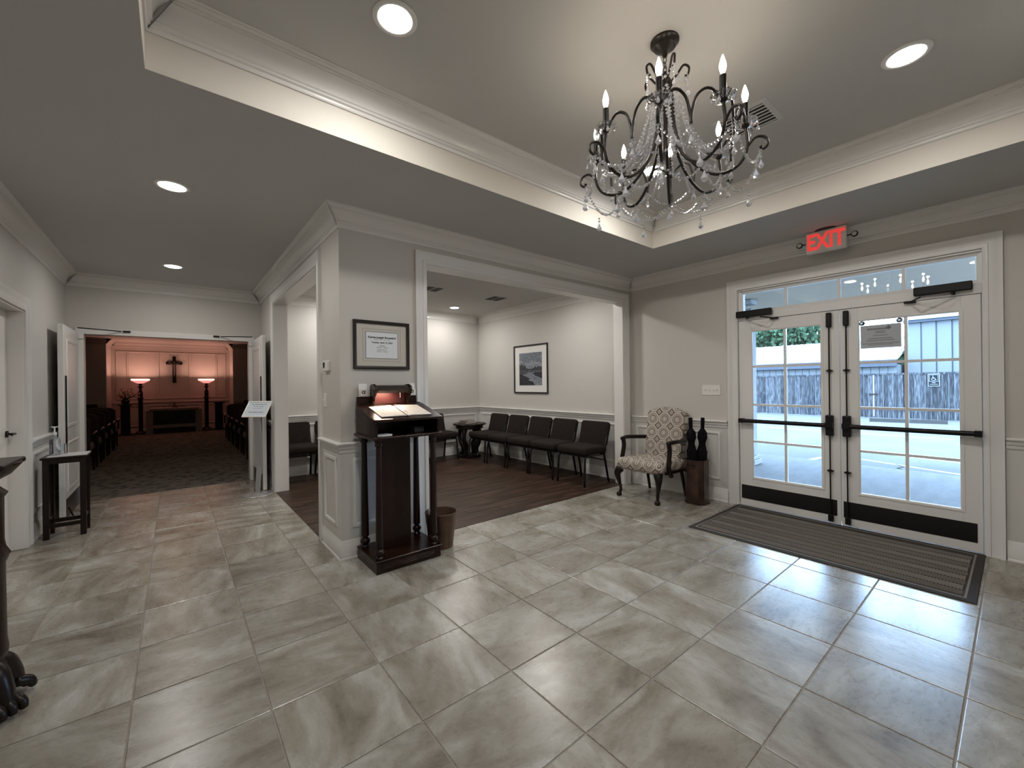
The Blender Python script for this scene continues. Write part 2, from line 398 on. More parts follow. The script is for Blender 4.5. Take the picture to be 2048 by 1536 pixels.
def crown(parent, segs, z=ZC, name='crown_moulding', mt=None):
    ms = [mould(p, q, n, CROWN, z, a, b) for p, q, n, a, b in segs]
    return mesh(name, join(*ms), mt or M['trim'], parent, smooth='auto')
def wainscot(parent, segs, wmat=None):
    """segs: (P, Q, n, a, b)"""
    ba, ra = [], []
    for P, Q, n, a, b in segs:
        ba.append(mould(P, Q, n, BASE, 0, a, b)); ra.append(mould(P, Q, n, RAIL, .917, a, b))
        P3, Q3 = Vector((*P, 0)), Vector((*Q, 0)); L = (Q3-P3).length; t = (Q3-P3)/L; nn = Vector((*n, 0))
        mesh('wainscot_board', mould(P, Q, n, [(0, .1), (.004, .1), (.004, .86), (0, .86)], 0, a, b), wmat or M['wains'], parent)
        k = max(1, round(L/.85)); gap = .085
        wd = (L-gap*(k+1))/k
        if wd < .06: continue
        for i in range(k):
            s0 = gap+i*(wd+gap)
            fn = lambda u, v, d: tuple(P3+t*u+nn*(d+.004)+Vector((0, 0, v)))
            mesh('panel_moulding', rframe(fn, s0+.03, s0+wd-.03, .27, .76, PMD), M['trim'], parent, smooth='auto')
    mesh('baseboard', join(*ba), M['trim'], parent, smooth='auto')
    mesh('chair_rail', join(*ra), M['trim'], parent, smooth='auto')

# ------------------------------------------------------------------ floor
floor = struct('floor', box(XL-.15, YB-.15, -.12, XR+.3, YE, -.004), M['grout'])
S = .4604; X0 = 3.98827; Y0 = 1.53459; G = .0035
tile_cache = {}
def tile(x0, y0, x1, y1):
    sx, sy = round(x1-x0-2*G, 4), round(y1-y0-2*G, 4)
    if sx < .02 or sy < .02: return
    if (sx, sy) not in tile_cache:
        h, bvl = .004, .0025
        v = [(-sx/2, -sy/2, -h), (sx/2, -sy/2, -h), (sx/2, sy/2, -h), (-sx/2, sy/2, -h)]
        v += [(a*(sx/2), b*(sy/2), -.0015) for a, b in ((-1, -1), (1, -1), (1, 1), (-1, 1))]
        v += [(a*(sx/2-bvl), b*(sy/2-bvl), 0) for a, b in ((-1, -1), (1, -1), (1, 1), (-1, 1))]
        f = [(8, 9, 10, 11)]
        for i in range(4):
            j = (i+1) % 4; f += [(i, j, 4+j, 4+i), (4+i, 4+j, 8+j, 8+i)]
        me = bpy.data.meshes.new('tile'); me.from_pydata(v, [], f); me.materials.append(M['tile']); tile_cache[(sx, sy)] = me
    o = bpy.data.objects.new('tile', tile_cache[(sx, sy)]); col.objects.link(o); o.parent = floor
    o.location = ((x0+x1)/2, (y0+y1)/2, random.uniform(-.0004, .0004)); return o
for i in range(-12, 14):
    ya, yb = Y0-i*S, Y0-(i-1)*S
    for j in range(-2, 12):
        xa, xb = X0-j*S, X0-(j-1)*S
        cy = (ya+yb)/2
        lx0, lx1, ly0, ly1 = XL, XR, YB, YE
        if cy > 3.38: lx1 = XC
        elif xa > 1.1: ly1 = 3.362
        x_0, x_1, y_0, y_1 = max(xa, lx0), min(xb, lx1), max(ya, ly0), min(yb, ly1)
        if x_1-x_0 > .02 and y_1-y_0 > .02: tile(x_0, y_0, x_1, y_1)
# waiting room planks
wf = struct('floor', box(XC, 3.362, -.11, XR, YWE, -.003), M['blackwood'])
PW = .152; y = 3.364; row = 0; pc = {}
while y < YWE-.01:
    y1 = min(y+PW, YWE); x = XC-(.3+.37*row) % 1.22
    while x < XR:
        xa, xb = max(x, XC if y > 3.9 and y1 < 6.1 else XC), min(x+1.22, XR)
        if xb-xa > .03:
            k = (round(xb-xa, 3), round(y1-y, 3))
            if k not in pc:
                v, f = bc(0, 0, -.0025, k[0]-.003, k[1]-.002, .005)
                me = bpy.data.meshes.new('plank'); me.from_pydata(v, [], f); me.materials.append(M['plank']); pc[k] = me
            o = bpy.data.objects.new('plank', pc[k]); col.objects.link(o); o.parent = wf; o.location = ((xa+xb)/2, (y+y1)/2, random.uniform(0, .0006))
        x += 1.22
    y += PW; row += 1
tag(struct('floor', box(-4, YE, -.12, 4, 18.2, .004), M['carpet']))

# ------------------------------------------------------------------ ceilings
struct('ceiling', join(box(XL-.15, YB-.15, ZC, TX0, YE, ZC+.1), box(TX1, YB-.15, ZC, XR+.2, YE, ZC+.1),
                       box(TX0, YB-.15, ZC, TX1, TY0, ZC+.1), box(TX0, TY1, ZC, TX1, YE, ZC+.1)), M['ceil'])
tray = struct('ceiling', box(TX0-.1, TY0-.1, ZT, TX1+.1, TY1+.1, ZT+.1), M['ceil'])
fas = join(box(TX0-.02, TY0-.02, ZC+.0005, TX0+.003, TY1+.02, ZT), box(TX1-.003, TY0-.02, ZC+.0005, TX1+.02, TY1+.02, ZT), box(TX0, TY0-.02, ZC+.0005, TX1, TY0+.003, ZT), box(TX0, TY1-.003, ZC+.0005, TX1, TY1+.02, ZT))
mesh('tray_fascia', fas, M['fascia'], tray)
crown(tray, [((TX0, TY0), (TX1, TY0), (0, 1), 1, 1), ((TX1, TY0), (TX1, TY1), (-1, 0), 1, 1), ((TX1, TY1), (TX0, TY1), (0, -1), 1, 1), ((TX0, TY1), (TX0, TY0), (1, 0), 1, 1)], ZT)
struct('ceiling', box(-4, YE+.14, ZC, 4, 18.2, ZC+.1), M['chapel_wall'])

# ------------------------------------------------------------------ walls
# right (door) wall
DY0, DY1, DZ = .165, 1.968, 2.37
wr = struct('wall_right', join(box(XR, YB-.15, 0, XR+.2, DY0, ZC), box(XR, DY1, 0, XR+.2, YE, ZC), box(XR, DY0, DZ, XR+.2, DY1, ZC)), M['wall'])
wainscot(wr, [((XR, YB), (XR, .065), (-1, 0), 1, 0), ((XR, 2.072), (XR, YW), (-1, 0), 0, 1), ((XR, YW2), (XR, YWE), (-1, 0), 1, 1)])
crown(wr, [((XR, YB), (XR, YW), (-1, 0), 1, 1)])
crown(wr, [((XR, YW2), (XR, YWE), (-1, 0), 1, 1)])
# back and left walls
wb = struct('wall_back', box(XL-.15, YB-.15, 0, XR+.2, YB, ZC), M['wall'])
wainscot(wb, [((XR, YB), (XL, YB), (0, 1), 1, 1)]); crown(wb, [((XR, YB), (XL, YB), (0, 1), 1, 1)])
LD0, LD1 = 4.50, 5.40
wl = struct('wall_left', join(box(XL-.15, YB-.15, 0, XL, LD0, ZC), box(XL-.15, LD1, 0, XL, YE, ZC), box(XL-.15, LD0, 2.04, XL, LD1, ZC)), M['wall'])
mesh('light_leak_block', box(XL-.22, LD0-.12, -.1, XL-.15, LD1+.12, 2.2), M['wall'], wl)  # unseen slab added behind the door to stop daylight leaking in
wainscot(wl, [((XL, YE), (XL, LD1+.105), (1, 0), 1, 0), ((XL, LD0-.105), (XL, YB), (1, 0), 0, 1)]); crown(wl, [((XL, YE), (XL, YB), (1, 0), 1, 1)])
mesh('door_casing', rframe(lambda u, v, d: (XL+d, u, v), LD0, LD1, 0, 2.04, CAS, False), M['trim'], wl, smooth='auto')
mesh('door_jamb', rframe(lambda u, v, d: (XL-d, u, v), LD0+.015, LD1-.015, 0, 2.025, [(0, 0), (.016, 0), (.016, .15), (0, .15), (0, 0)], False), M['trim'], wl)
# wall between foyer and waiting room
OX0, OX1, OZ = 1.745, 4.655, 2.44
wm = struct('wall_front', join(box(XC, YW, 0, OX0, YW2, ZC), box(OX1, YW, 0, XR, YW2, ZC), box(OX0, YW, OZ, OX1, YW2, ZC)), M['wall'])
wainscot(wm, [((1.64, YW), (XC, YW), (0, -1), 0, -1)]); crown(wm, [((XR, YW), (XC, YW), (0, -1), 1, -1)])
mesh('opening_casing', rframe(lambda u, v, d: (u, YW-d, v), OX0, OX1, 0, OZ, CAS, False), M['trim'], wm, smooth='auto')
mesh('opening_casing', rframe(lambda u, v, d: (u, YW2+d, v), OX0, OX1, 0, OZ, CAS, False), M['trim'], wm, smooth='auto')
mesh('opening_jamb', rframe(lambda u, v, d: (u, YW+d, v), OX0+.012, OX1-.012, 0, OZ-.012, [(0, -.003), (.013, -.003), (.013, .143), (0, .143), (0, -.003)], False), M['trim'], wm)
crown(wm, [((XC2, YW2), (XR, YW2), (0, 1), 1, 1)])
# wall between corridor and waiting room
PY0, PY1 = 3.95, 6.07
wc = struct('wall_corridor', join(box(XC, YW2, 0, XC2, PY0, ZC), box(XC, PY1, 0, XC2, YE, ZC), box(XC, PY0, OZ, XC2, PY1, ZC)), M['wall'])
wainscot(wc, [((XC, YW), (XC, PY0-.105), (-1, 0), -1, 0), ((XC, PY1+.105), (XC, YE), (-1, 0), 0, 1)]); crown(wc, [((XC, YW), (XC, YE), (-1, 0), -1, 1)])
mesh('opening_casing', rframe(lambda u, v, d: (XC-d, u, v), PY0, PY1, 0, OZ, CAS, False), M['trim'], wc, smooth='auto')
mesh('opening_jamb', rframe(lambda u, v, d: (XC+d, u, v), PY0+.012, PY1-.012, 0, OZ-.012, [(0, -.003), (.013, -.003), (.013, .153), (0, .153), (0, -.003)], False), M['trim'], wc)
crown(wc, [((XC2, YWE), (XC2, YW2), (1, 0), 1, 1)])
# waiting room end wall
ww = struct('wall_waiting', box(XC2, YWE, 0, XR, YE, ZC), M['wall'])
wainscot(ww, [((XC2, YWE), (XR, YWE), (0, -1), 1, 1)]); crown(ww, [((XC2, YWE), (XR, YWE), (0, -1), 1, 1)])
# chapel front wall with double door opening
CX = .865
we = struct('wall_end', join(box(-4.1, YE, 0, -CX, YE+.14, ZC), box(CX, YE, 0, 4.9, YE+.14, ZC), box(-CX, YE, 2.045, CX, YE+.14, ZC)), M['wall'])
crown(we, [((XL, YE), (XC, YE), (0, -1), 1, 1)])
mesh('door_casing', rframe(lambda u, v, d: (u, YE-d, v), -CX+.02, CX-.02, 0, 2.025, [(0, 0), (0, .012), (.03, .014), (.055, .02), (.068, .02), (.068, 0)], False), M['trim'], we, smooth='auto')
mesh('door_jamb', rframe(lambda u, v, d: (u, YE+d, v), -CX+.018, CX-.018, 0, 2.027, [(0, 0), (.02, 0), (.02, .14), (0, .14), (0, 0)], False), M['trim'], we)
# chapel shell: alcove behind x +-1.42
CE, CF = 17.0, 15.85
struct('wall_chapel_left', box(-4.1, YE, 0, -3.9, 18.2, ZC), M['chapel_wall'])
struct('wall_chapel_right', box(3.9, YE+.15, 0, 4.1, 18.2, ZC), M['chapel_wall'])
wq = struct('wall_chapel_front', join(box(-3.9, CF, 0, -1.45, CE, ZC), box(1.45, CF, 0, 3.9, CE, ZC), box(-3.9, CE, 0, 3.9, CE+.15, ZC)), M['chapel_wall'])
crown(wq, [((-1.45, CE), (1.45, CE), (0, -1), 1, 1), ((-1.45, CF), (-1.45, CE), (1, 0), 0, 1), ((1.45, CE), (1.45, CF), (-1, 0), 1, 0)], ZC, mt=M['chapel_wall'])
crown(wq, [((-3.9, CF), (-1.45, CF), (0, -1), 1, 0), ((1.45, CF), (3.9, CF), (0, -1), 0, 1)], ZC, mt=M['chapel_wall'])
mesh('chair_rail', join(mould((-1.45, CE), (1.45, CE), (0, -1), RAIL, .93)), M['chapel_wall'], wq, smooth='auto')
mesh('chair_rail', join(mould((-3.9, CF), (-1.45, CF), (0, -1), RAIL, .93), mould((1.45, CF), (3.9, CF), (0, -1), RAIL, .93)), M['chapel_wall'], wq, smooth='auto')
mesh('baseboard', join(mould((-1.45, CE), (1.45, CE), (0, -1), BASE)), M['chapel_wall'], wq, smooth='auto')
for (a, b, z0, z1) in ((-1.32, -1.12, 1.05, 2.45), (-1.05, -.42, 1.05, 2.45), (-.36, .36, 1.05, 2.45), (.42, 1.05, 1.05, 2.45), (1.12, 1.32, 1.05, 2.45), (-1.3, -.72, .22, .8), (-.62, .62, .22, .8), (.72, 1.3, .22, .8)):
    mesh('panel_moulding', rframe(lambda u, v, d: (u, CE-d, v), a, b, z0, z1, [(0, 0), (0, .008), (.012, .025), (.03, .02), (.04, 0)]), M['chapel_wall'], wq)

# ------------------------------------------------------------------ exit doors
gx = XR+.005    # room face of the doors
tf = struct('trim_1')
mesh('door_casing', rframe(lambda u, v, d: (XR-d, u, v), DY0+.01, DY1-.01, 0, DZ-.01, CAS, False), M['trim'], tf, smooth='auto')
mesh('frame_jamb', rframe(lambda u, v, d: (XR+d, u, v), DY0+.012, DY1-.012, 0, DZ-.012, [(0, 0), (.013, 0), (.013, .2), (0, .2), (0, 0)], False), M['trim'], tf)
mesh('door_stop', rframe(lambda u, v, d: (XR+d, u, v), DY0+.024, DY1-.024, 0, 2.03, [(0, .052), (.013, .052), (.013, .2), (0, .2), (0, .052)], False), M['trim'], tf)
mesh('transom_bar', box(XR-.008, DY0+.01, 2.02, XR+.2, DY1-.01, 2.10), M['trim'], tf, bevel=.003)
tw = struct('window_1')
ty = [.205, .621, 1.066, 1.504, 1.916]
mesh('transom_sash', rframe(lambda u, v, d: (XR+d, u, v), ty[0], ty[-1], 2.130, 2.316, [(0, .04), (0, .03), (.03, .02), (.04, .02), (.04, .07), (0, .07), (0, .04)]), M['trim'], tw)
mesh('transom_bead', box(XR, DY0+.01, 2.345, XR+.03, DY1-.01, 2.362), M['trim'], tw)
for k in range(1, 4): mesh('muntin', bc(XR+.045, ty[k], 2.222, .03, .022, .19), M['trim'], tw)
for k in range(4): mesh('pane', bc(XR+.045, (ty[k]+ty[k+1])/2, 2.222, .004, ty[k+1]-ty[k]-.018, .19), M['glass'], tw)
def exit_leaf(idx, y0, y1, g0, g1, side):
    """side=+1 : latch stile at low y (left leaf), -1 : latch stile at high y"""
    d = struct('door_%d' % idx)
    a, b = gx, gx+.044
    mesh('leaf', join(box(a, y0, .01, b, g0, 2.018), box(a, g1, .01, b, y1, 2.018), box(a, g0, .01, b, g1, .32), box(a, g0, 1.903, b, g1, 2.018)), M['trim'], d, bevel=.002)
    mesh('glazing_bead', rframe(lambda u, v, dd: (a+dd, u, v), g0, g1, .32, 1.903, [(0, .03), (-.012, .012), (-.012, .001), (0, -.004), (.012, -.004), (.012, .002)]), M['trim'], d)
    zs = [.32, .713, 1.107, 1.516, 1.903]; ym = (g0+g1)/2
    mesh('muntin', bc(a+.02, ym, 1.11, .03, .022, 1.58), M['trim'], d)
    for z in zs[1:4]: mesh('muntin', bc(a+.0205, ym, z, .028, g1-g0, .022), M['trim'], d)
    for r in range(4):
        for q in ((g0, ym), (ym, g1)):
            mesh('pane', box(a+.018, q[0]+.004, zs[r]+.004, a+.022, q[1]-.004, zs[r+1]-.004), M['glass'], d)
    lat = y0+.075 if side > 0 else y1-.05
    hng = y1-.035 if side > 0 else y0+.02
    # kick plate, push bar, rods
    mesh('kick_plate', box(a-.003, y0+.03, .083, a, y1-.015, .232), M['blackflat'], d)
    pb = d
    X = a-.055
    lo, hi = sorted((lat, hng))
    mesh('push_bar', tube([(X, lo, .935), (X, hi, .935)], .021, 10), M['black'], pb, smooth='auto')
    mesh('bar_bracket', box(a-.075, hng-.022, .912, a, hng+.022, .958), M['black'], pb, bevel=.004)
    mesh('latch_case', box(a-.05, lat-.03, .838, a, lat+.03, 1.032), M['black'], pb, bevel=.008, seg=2)
    mesh('latch_lever', box(a-.078, lat-.03, .91, a-.045, lat+.03, .965), M['black'], pb, bevel=.006)
    mesh('vertical_rod', join(tube([(a-.022, lat, 1.03), (a-.022, lat, 1.87)], .006, 8), tube([(a-.022, lat, .03), (a-.022, lat, .84)], .006, 8)), M['black'], pb)
    mesh('top_latch', box(a-.04, lat-.02, 1.862, a, lat+.02, 2.0), M['black'], pb, bevel=.006)
    mesh('bottom_latch', box(a-.034, lat-.02, .028, a, lat+.02, .09), M['black'], pb, bevel=.004)
    for z in (1.452, .505): mesh('rod_guide', join(box(a-.03, lat-.024, z-.006, a, lat+.024, z+.006), bc(a-.022, lat, z, .02, .02, .025)), M['black'], pb)
    return d
exit_leaf(1, 1.061, 1.951, 1.197, 1.824, 1)
rd = exit_leaf(2, .182, 1.057, .288, .927, -1)
def closer(y0, y1, s):
    c = thing('door_closer', 'long black door closer above the right exit door' if s > 0 else 'short black door closer above the left exit door', 'door closer', (XR-.01, (y0+y1)/2, 2.085))
    L = (y1-y0)/2
    mesh('closer_body', box(-.05, -L, -.034, -.001, L, .034), M['black'], c, bevel=.006)
    p = s*-.06
    mesh('closer_spindle', lathe([(.014, -.06), (.014, -.03)], (-.03, p, 0), 10), M['black'], c)
    e = (-.16, p+s*.17, -.065); f_ = (-.01, p+s*.25, -.075)
    mesh('closer_arm', tube([(-.03, p, -.055), e], .007, 6), M['steel'], c)
    mesh('closer_arm', tube([e, f_], .007, 6), M['black'], c)
    mesh('arm_shoe', bc(f_[0], f_[1], f_[2], .02, .075, .02), M['black'], c, bevel=.003)
closer(1.61, 1.955, -1); closer(.222, .551, 1)
# notice on the right door: suction cups, acrylic, back of the printed sheet
nt_ = thing('door_notice', 'grey printed notice hung by suction cups in the top pane of the right exit door', 'notice', (XR+.001, .77, 1.745))
mesh('printed_sheet', bc(0, 0, 0, .002, .272, .205), mat('notice_back', (.42, .44, .46), .7), nt_)
mesh('acrylic_holder', bc(.005, .0, .012, .003, .298, .262), M['clearplastic'], nt_)
for s in (-1, 1): mesh('suction_cup', tr(lathe([(.022, 0), (.018, .006), (.006, .010), (.006, .018)], n=14), Matrix.Translation((.0, s*.125, .125)) @ Matrix.Rotation(-pi/2, 4, 'Y')), M['clearplastic'], nt_, smooth=True)
for i, (wd, z, h) in enumerate(((.14, .066, .014), (.07, .045, .004), (.065, .037, .004), (.07, .029, .004), (.1, .008, .006), (.16, -.018, .007), (.19, -.036, .007), (.25, -.062, .006), (.17, -.074, .004))):
    mesh('printed_line', bc(-.0015, (0 if i else .02), z, .001, wd, h), M['ink_grey'], nt_)
mesh('printed_emblem', join(*[tr(lathe([(.009, 0), (.009, .001)], n=10), Matrix.Translation((-.0012, -.055+.009*cos(a), .072+.009*sin(a))) @ Matrix.Rotation(-pi/2, 4, 'Y')) for a in (0, 1.57, 3.14, 4.71)]), M['ink_grey'], nt_)

# ------------------------------------------------------------------ chapel doors (opened into the corridor)
def panel_leaf(idx, X, sgn):
    """leaf standing open along y, face at X towards the corridor centre"""
    d = struct('door_%d' % idx)
    y0, y1 = 6.235, 7.12; t = .044
    xa, xb = (X, X+t*sgn) if sgn > 0 else (X-t, X)
    mesh('leaf', box(xa, y0, .012, xb, y1, 2.035), M['trim'], d, bevel=.003)
    xi = xa if sgn > 0 else xb
    for z0, z1 in ((.95, 1.90), (.27, .80)):
        fn = lambda u, v, dd: (xi-sgn*dd, u, v)
        mesh('door_panel', join(rframe(fn, y0+.13, y1-.13, z0, z1, [(0, .001), (-.01, .009), (-.03, .007), (-.04, .001)])), M['trim'], d, smooth='auto')
    mesh('kick_plate', box(min(xi, xi-sgn*.003), y0+.05, .02, max(xi, xi-sgn*.003), y1-.03, .21), M['blackwood'], d)
    mesh('edge_bolt', box(min(xi, xi-sgn*.012), y0+.06, .62, max(xi, xi-sgn*.012), y0+.078, 1.50), M['black'], d)
    c = d
    hx = X*.93
    mesh('closer_arm', tube([(X-sgn*.02, YE-.25, 2.07), (hx*.62, YE-.03, 2.075)], .007, 6), M['black'], c)
    mesh('closer_shoe', bc(hx*.56, YE-.028, 2.075, .07, .02, .022), M['black'], c, bevel=.003)
    st = tube([(X-sgn*.01, y0+.09, .12), (X-sgn*.05, y0+.07, .02)], .007, 6)
    mesh('door_holder', join(st, bc(X-sgn*.055, y0+.065, .012, .07, .03, .02)), M['black'], c)
panel_leaf(3, -.885, -1); panel_leaf(4, .885, 1)
d5 = struct('door_5')
mesh('leaf', box(XL-.13, LD0+.018, .01, XL-.09, LD1-.018, 2.022), M['trim'], d5, bevel=.002)
mesh('lever_handle', join(tr(lathe([(.028, 0), (.028, .012)], n=14), Matrix.Translation((XL-.09, LD1-.07, .99)) @ Matrix.Rotation(pi/2, 4, 'Y')), tube([(XL-.085, LD1-.07, .99), (XL-.04, LD1-.07, .99), (XL-.035, LD1-.19, .99)], .009, 8)), M['black'], d5)

# ------------------------------------------------------------------ recessed lights
def can(x, y, z, label, W=CAN_W, size=.16, color=CAN_COL, lens='can_glow'):
    c = thing('recessed_light', label, 'ceiling light', (x, y, z), group=None)
    mesh('trim_ring', lathe([(.075, -.002), (.080, -.007), (.098, -.004), (.102, 0), (.075, 0)], n=28, caps=False), M['trim'], c, smooth=True)
    mesh('lens', lathe([(.0005, -.016), (.03, -.015), (.06, -.011), (.077, -.003)], n=28, caps=False), M[lens], c)
    light('recessed_lamp', 'AREA', (x, y, z-.019), W, color, shape='DISK', size=size, spread=radians(176))
can(.803, 1.806, ZT, 'round recessed ceiling light in the tray ceiling, left of the chandelier')
can(2.971, .36, ZT, 'round recessed ceiling light in the tray ceiling, right of the chandelier')
can(2.971, 1.83, ZT, 'round recessed ceiling light seen behind the chandelier crystals')
can(.803, .36, ZT, 'round recessed tray light above and behind the viewer', 8)
can(0, 3.65, ZC, 'nearer round recessed light in the corridor ceiling', 10)
can(0, 6.054, ZC, 'farther round recessed light in the corridor ceiling, by the chapel doors', 10)
can(3.897, 6.38, ZC, 'round recessed light in the waiting room ceiling', 14)
can(3.9, 4.12, ZC, 'recessed waiting room light hidden behind the opening header', 14)
can(2.0, 6.38, ZC, 'recessed waiting room light behind the corner pillar', 14)
can(2.0, 4.12, ZC, 'recessed waiting room light nearest the corner pillar', 14)

for k, (cx_, cy_) in enumerate(((0, 9.2), (0, 12.6))):  # unseen fill lights added to brighten the dark chapel walls
    can(cx_, cy_, ZC, ('unseen fill light added in the chapel ceiling, nearer the doors', 'unseen fill light added in the chapel ceiling, farther from the doors')[k], 2.6, color=(1, .72, .52), lens='can_fill')
# ceiling vents
def vent(x0, y0, x1, y1, z, label, nsl, axis, dark=False):
    v = thing('ceiling_vent', label, 'vent', ((x0+x1)/2, (y0+y1)/2, z))
    a, b = (x1-x0)/2, (y1-y0)/2
    mesh('vent_frame', rframe(lambda u, w_, d: (u, w_, -d), -a+.03, a-.03, -b+.03, b-.03, [(0, .0), (0, .008), (.03, .002), (.03, 0)]), M['louver'], v)
    mesh('vent_shade_sheet', bc(0, 0, -.0015, 2*a-.06, 2*b-.06, .001), M['dark'], v)  # flat dark sheet painted in for the shade behind the slats
    for i in range(nsl):
        t = -1+2*(i+.5)/nsl
        if axis == 'x': me = bc(t*(a-.03), 0, -.006, .010, 2*b-.06, .004)
        else: me = bc(0, t*(b-.03), -.006, 2*a-.06, .010, .004)
        mesh('slat', me, M['louver'] if not dark else M['darkmetal'], v)
    mesh('divider', bc(0, 0, -.008, .012 if axis == 'y' else 2*a-.06, .012 if axis == 'x' else 2*b-.06, .004), M['louver'], v)
M['darkmetal'] = mat('dark_louver', (.12, .11, .10), .6)
vent(2.74, .94, 3.055, 1.27, ZT, 'white square ceiling vent behind the chandelier', 7, 'x')
vent(3.85, 5.13, 4.17, 5.48, ZC, 'dark ceiling vent in the waiting room, between light and wall', 9, 'y', True)
vent(2.72, 5.15, 3.03, 5.47, ZC, 'dark ceiling vent in the waiting room beside the opening edge', 9, 'y', True)

# ------------------------------------------------------------------ exit sign
ex = thing('exit_sign', 'white ceiling-mounted EXIT sign with red letters above the glass doors', 'exit sign', (4.60, 1.105, 2.62))
mesh('sign_body', box(-.0, -.152, -.082, .045, .152, .115), M['plastic'], ex, bevel=.005)
text('EXIT', .20, (0, -1, 0), (0, 0, 1), (-.002, 0, .012), M['exit_red'], ex, 'exit_lettering', bold=.006, depth=.002, sx=.70)
for s in (-1, 1):
    mesh('lamp_bracket', tube([(.02, s*.15, .02), (.02, s*.19, .02)], .006, 6), M['black'], ex)
    mesh('emergency_lamp', tr(lathe([(.020, 0), (.026, .006), (.026, .018), (.016, .03)], n=16), Matrix.Translation((.005, s*.205, .02)) @ Matrix.Rotation(pi/2, 4, 'Y')), M['black'], ex, smooth='auto')
    mesh('lamp_lens', tr(lathe([(.018, 0), (.001, -.003)], n=14, caps=False), Matrix.Translation((.0045, s*.205, .02)) @ Matrix.Rotation(pi/2, 4, 'Y')), M['louver'], ex)
mesh('canopy_plate', tr(lathe([(.085, -.004), (.085, 0)], n=20), Matrix.Translation((.03, 0, .12))), M['bronze'], ex)

# ------------------------------------------------------------------ wall plates
sw = thing('light_switch_plate', 'white four-gang light switch plate on the wall left of the exit doors', 'light switch', (XR, 2.256, 1.262))
mesh('switch_plate', bc(-.003, 0, 0, .006, .212, .115), M['plastic'], sw, bevel=.002)
for k in range(4): mesh('toggle', bc(-.012, -.069+k*.046, .004, .014, .009, .018), M['plastic'], sw, bevel=.002)
th = thing('thermostat', 'small white thermostat with dark display on the side of the corner pillar', 'thermostat', (XC, 3.665, 1.528))
mesh('thermostat_body', bc(-.013, 0, .0, .026, .125, .088), M['plastic'], th, bevel=.005)
mesh('thermostat_display', bc(-.0265, .028, .008, .002, .045, .045), M['blackflat'], th)
s2 = thing('light_switch', 'white light switch on the side of the corner pillar below the thermostat', 'light switch', (XC, 3.745, 1.24))
mesh('switch_plate', bc(-.003, 0, 0, .006, .075, .118), M['plastic'], s2, bevel=.002)
mesh('toggle', bc(-.012, 0, .004, .016, .01, .02), M['plastic'], s2)

# ------------------------------------------------------------------ framed notice
FR = [(0, .004), (0, .016), (.006, .02), (.02, .022), (.026, .018), (.026, 0)]
fn_ = thing('framed_notice', 'black framed service notice in a grey mat on the corner pillar', 'framed notice', (1.338, YW, 1.692))
mp_ = lambda u, v, d: (u, -d, v)
mesh('frame', rframe(mp_, -.212, .212, -.172, .172, FR), M['pic_black'], fn_, smooth='auto')
mesh('mat_board', bc(0, -.004, 0, .424, .004, .344), M['mat_board'], fn_)
mesh('mat_line', rframe(mp_, -.158, .158, -.13, .13, [(0, .0062), (0, .0068), (.002, .0068), (.002, .0062)]), M['ink_grey'], fn_)
mesh('mat_bevel', rframe(mp_, -.134, .134, -.106, .106, [(0, .0062), (0, .0075), (.005, .0072), (.005, .0062)]), M['ink_grey'], fn_)
mesh('notice_sheet', bc(0, -.0066, 0, .268, .001, .212), mat('notice_paper', (.70, .73, .76), .8), fn_)
for s, sz, z, b_, k in (('Kernie Joseph Broussard', .0235, .064, .0008, 'ink'), ('April 18, 1945 - April 5, 2024', .0115, .046, 0, 'ink_grey'), ('Tuesday, April 16, 2024', .0185, .022, .0005, 'ink'), ('Visitation', .0135, -.003, 0, 'ink_grey'), ('10:00 am - 2:00 pm', .0125, -.018, 0, 'ink_grey'), ('Funeral Service', .0135, -.037, 0, 'ink_grey'), ('2:00 pm - 3:00 pm', .0125, -.052, 0, 'ink_grey')):
    text(s, sz, (1, 0, 0), (0, 0, 1), (0, -.0078, z), M[k], fn_, 'notice_lettering', bold=b_, depth=.0003)

# ------------------------------------------------------------------ framed landscape on the waiting room wall
fp = thing('framed_picture', 'black framed river landscape with white mat on the waiting room wall', 'framed picture', (XR, 5.39, 1.618))
mq = lambda u, v, d: (-d, -u, v)   # u to the right as seen from the room
W2, H2 = .435, .42
mesh('frame', rframe(mq, -W2+.02, W2-.02, -H2+.02, H2-.02, FR), M['pic_black'], fp, smooth='auto')
mesh('mat_board', prism([(-W2+.02, -H2+.02), (W2-.02, -H2+.02), (W2-.02, H2-.02), (-W2+.02, H2-.02)], mq, .002, .006), M['white_mat'], fp)
pm = {k: mat('print_'+k, c, .7, var=(14, .5, (1, 1, 3)) if k != 'x' else None) for k, c in dict(sky=(.17, .19, .22), cloud=(.24, .26, .29), far=(.04, .045, .05), water=(.20, .215, .25), bank=(.022, .022, .026), shore=(.07, .07, .08)).items()}
pw, ph = .295, .285
pr = mesh('landscape_print', prism([(-pw, -ph), (pw, -ph), (pw, ph), (-pw, ph)], mq, .006, .0066), pm['sky'], fp)
def patch(k, poly, d): mesh('print_area', prism(poly, mq, .0066, .0066+d), pm[k], pr)
patch('cloud', [(-pw, .02), (pw, .0), (pw, .10), (.05, .14), (-.1, .10), (-pw, .16)], .0002)
patch('water', [(-pw, -ph), (pw, -ph), (pw, -.03), (-pw, -.03)], .0002)
patch('far', [(-pw, -.02), (pw, -.035), (pw, .03), (.2, .045), (.16, .02), (.12, .05), (.09, .015), (-.02, .0), (-.1, .02), (-.14, .08), (-.18, .05), (-.23, .10), (-.26, .06), (-pw, .09)], .0005)
patch('shore', [(-pw, -.10), (-.12, -.09), (-.06, -.06), (pw, -.045), (pw, -.02), (-pw, -.02)], .0007)
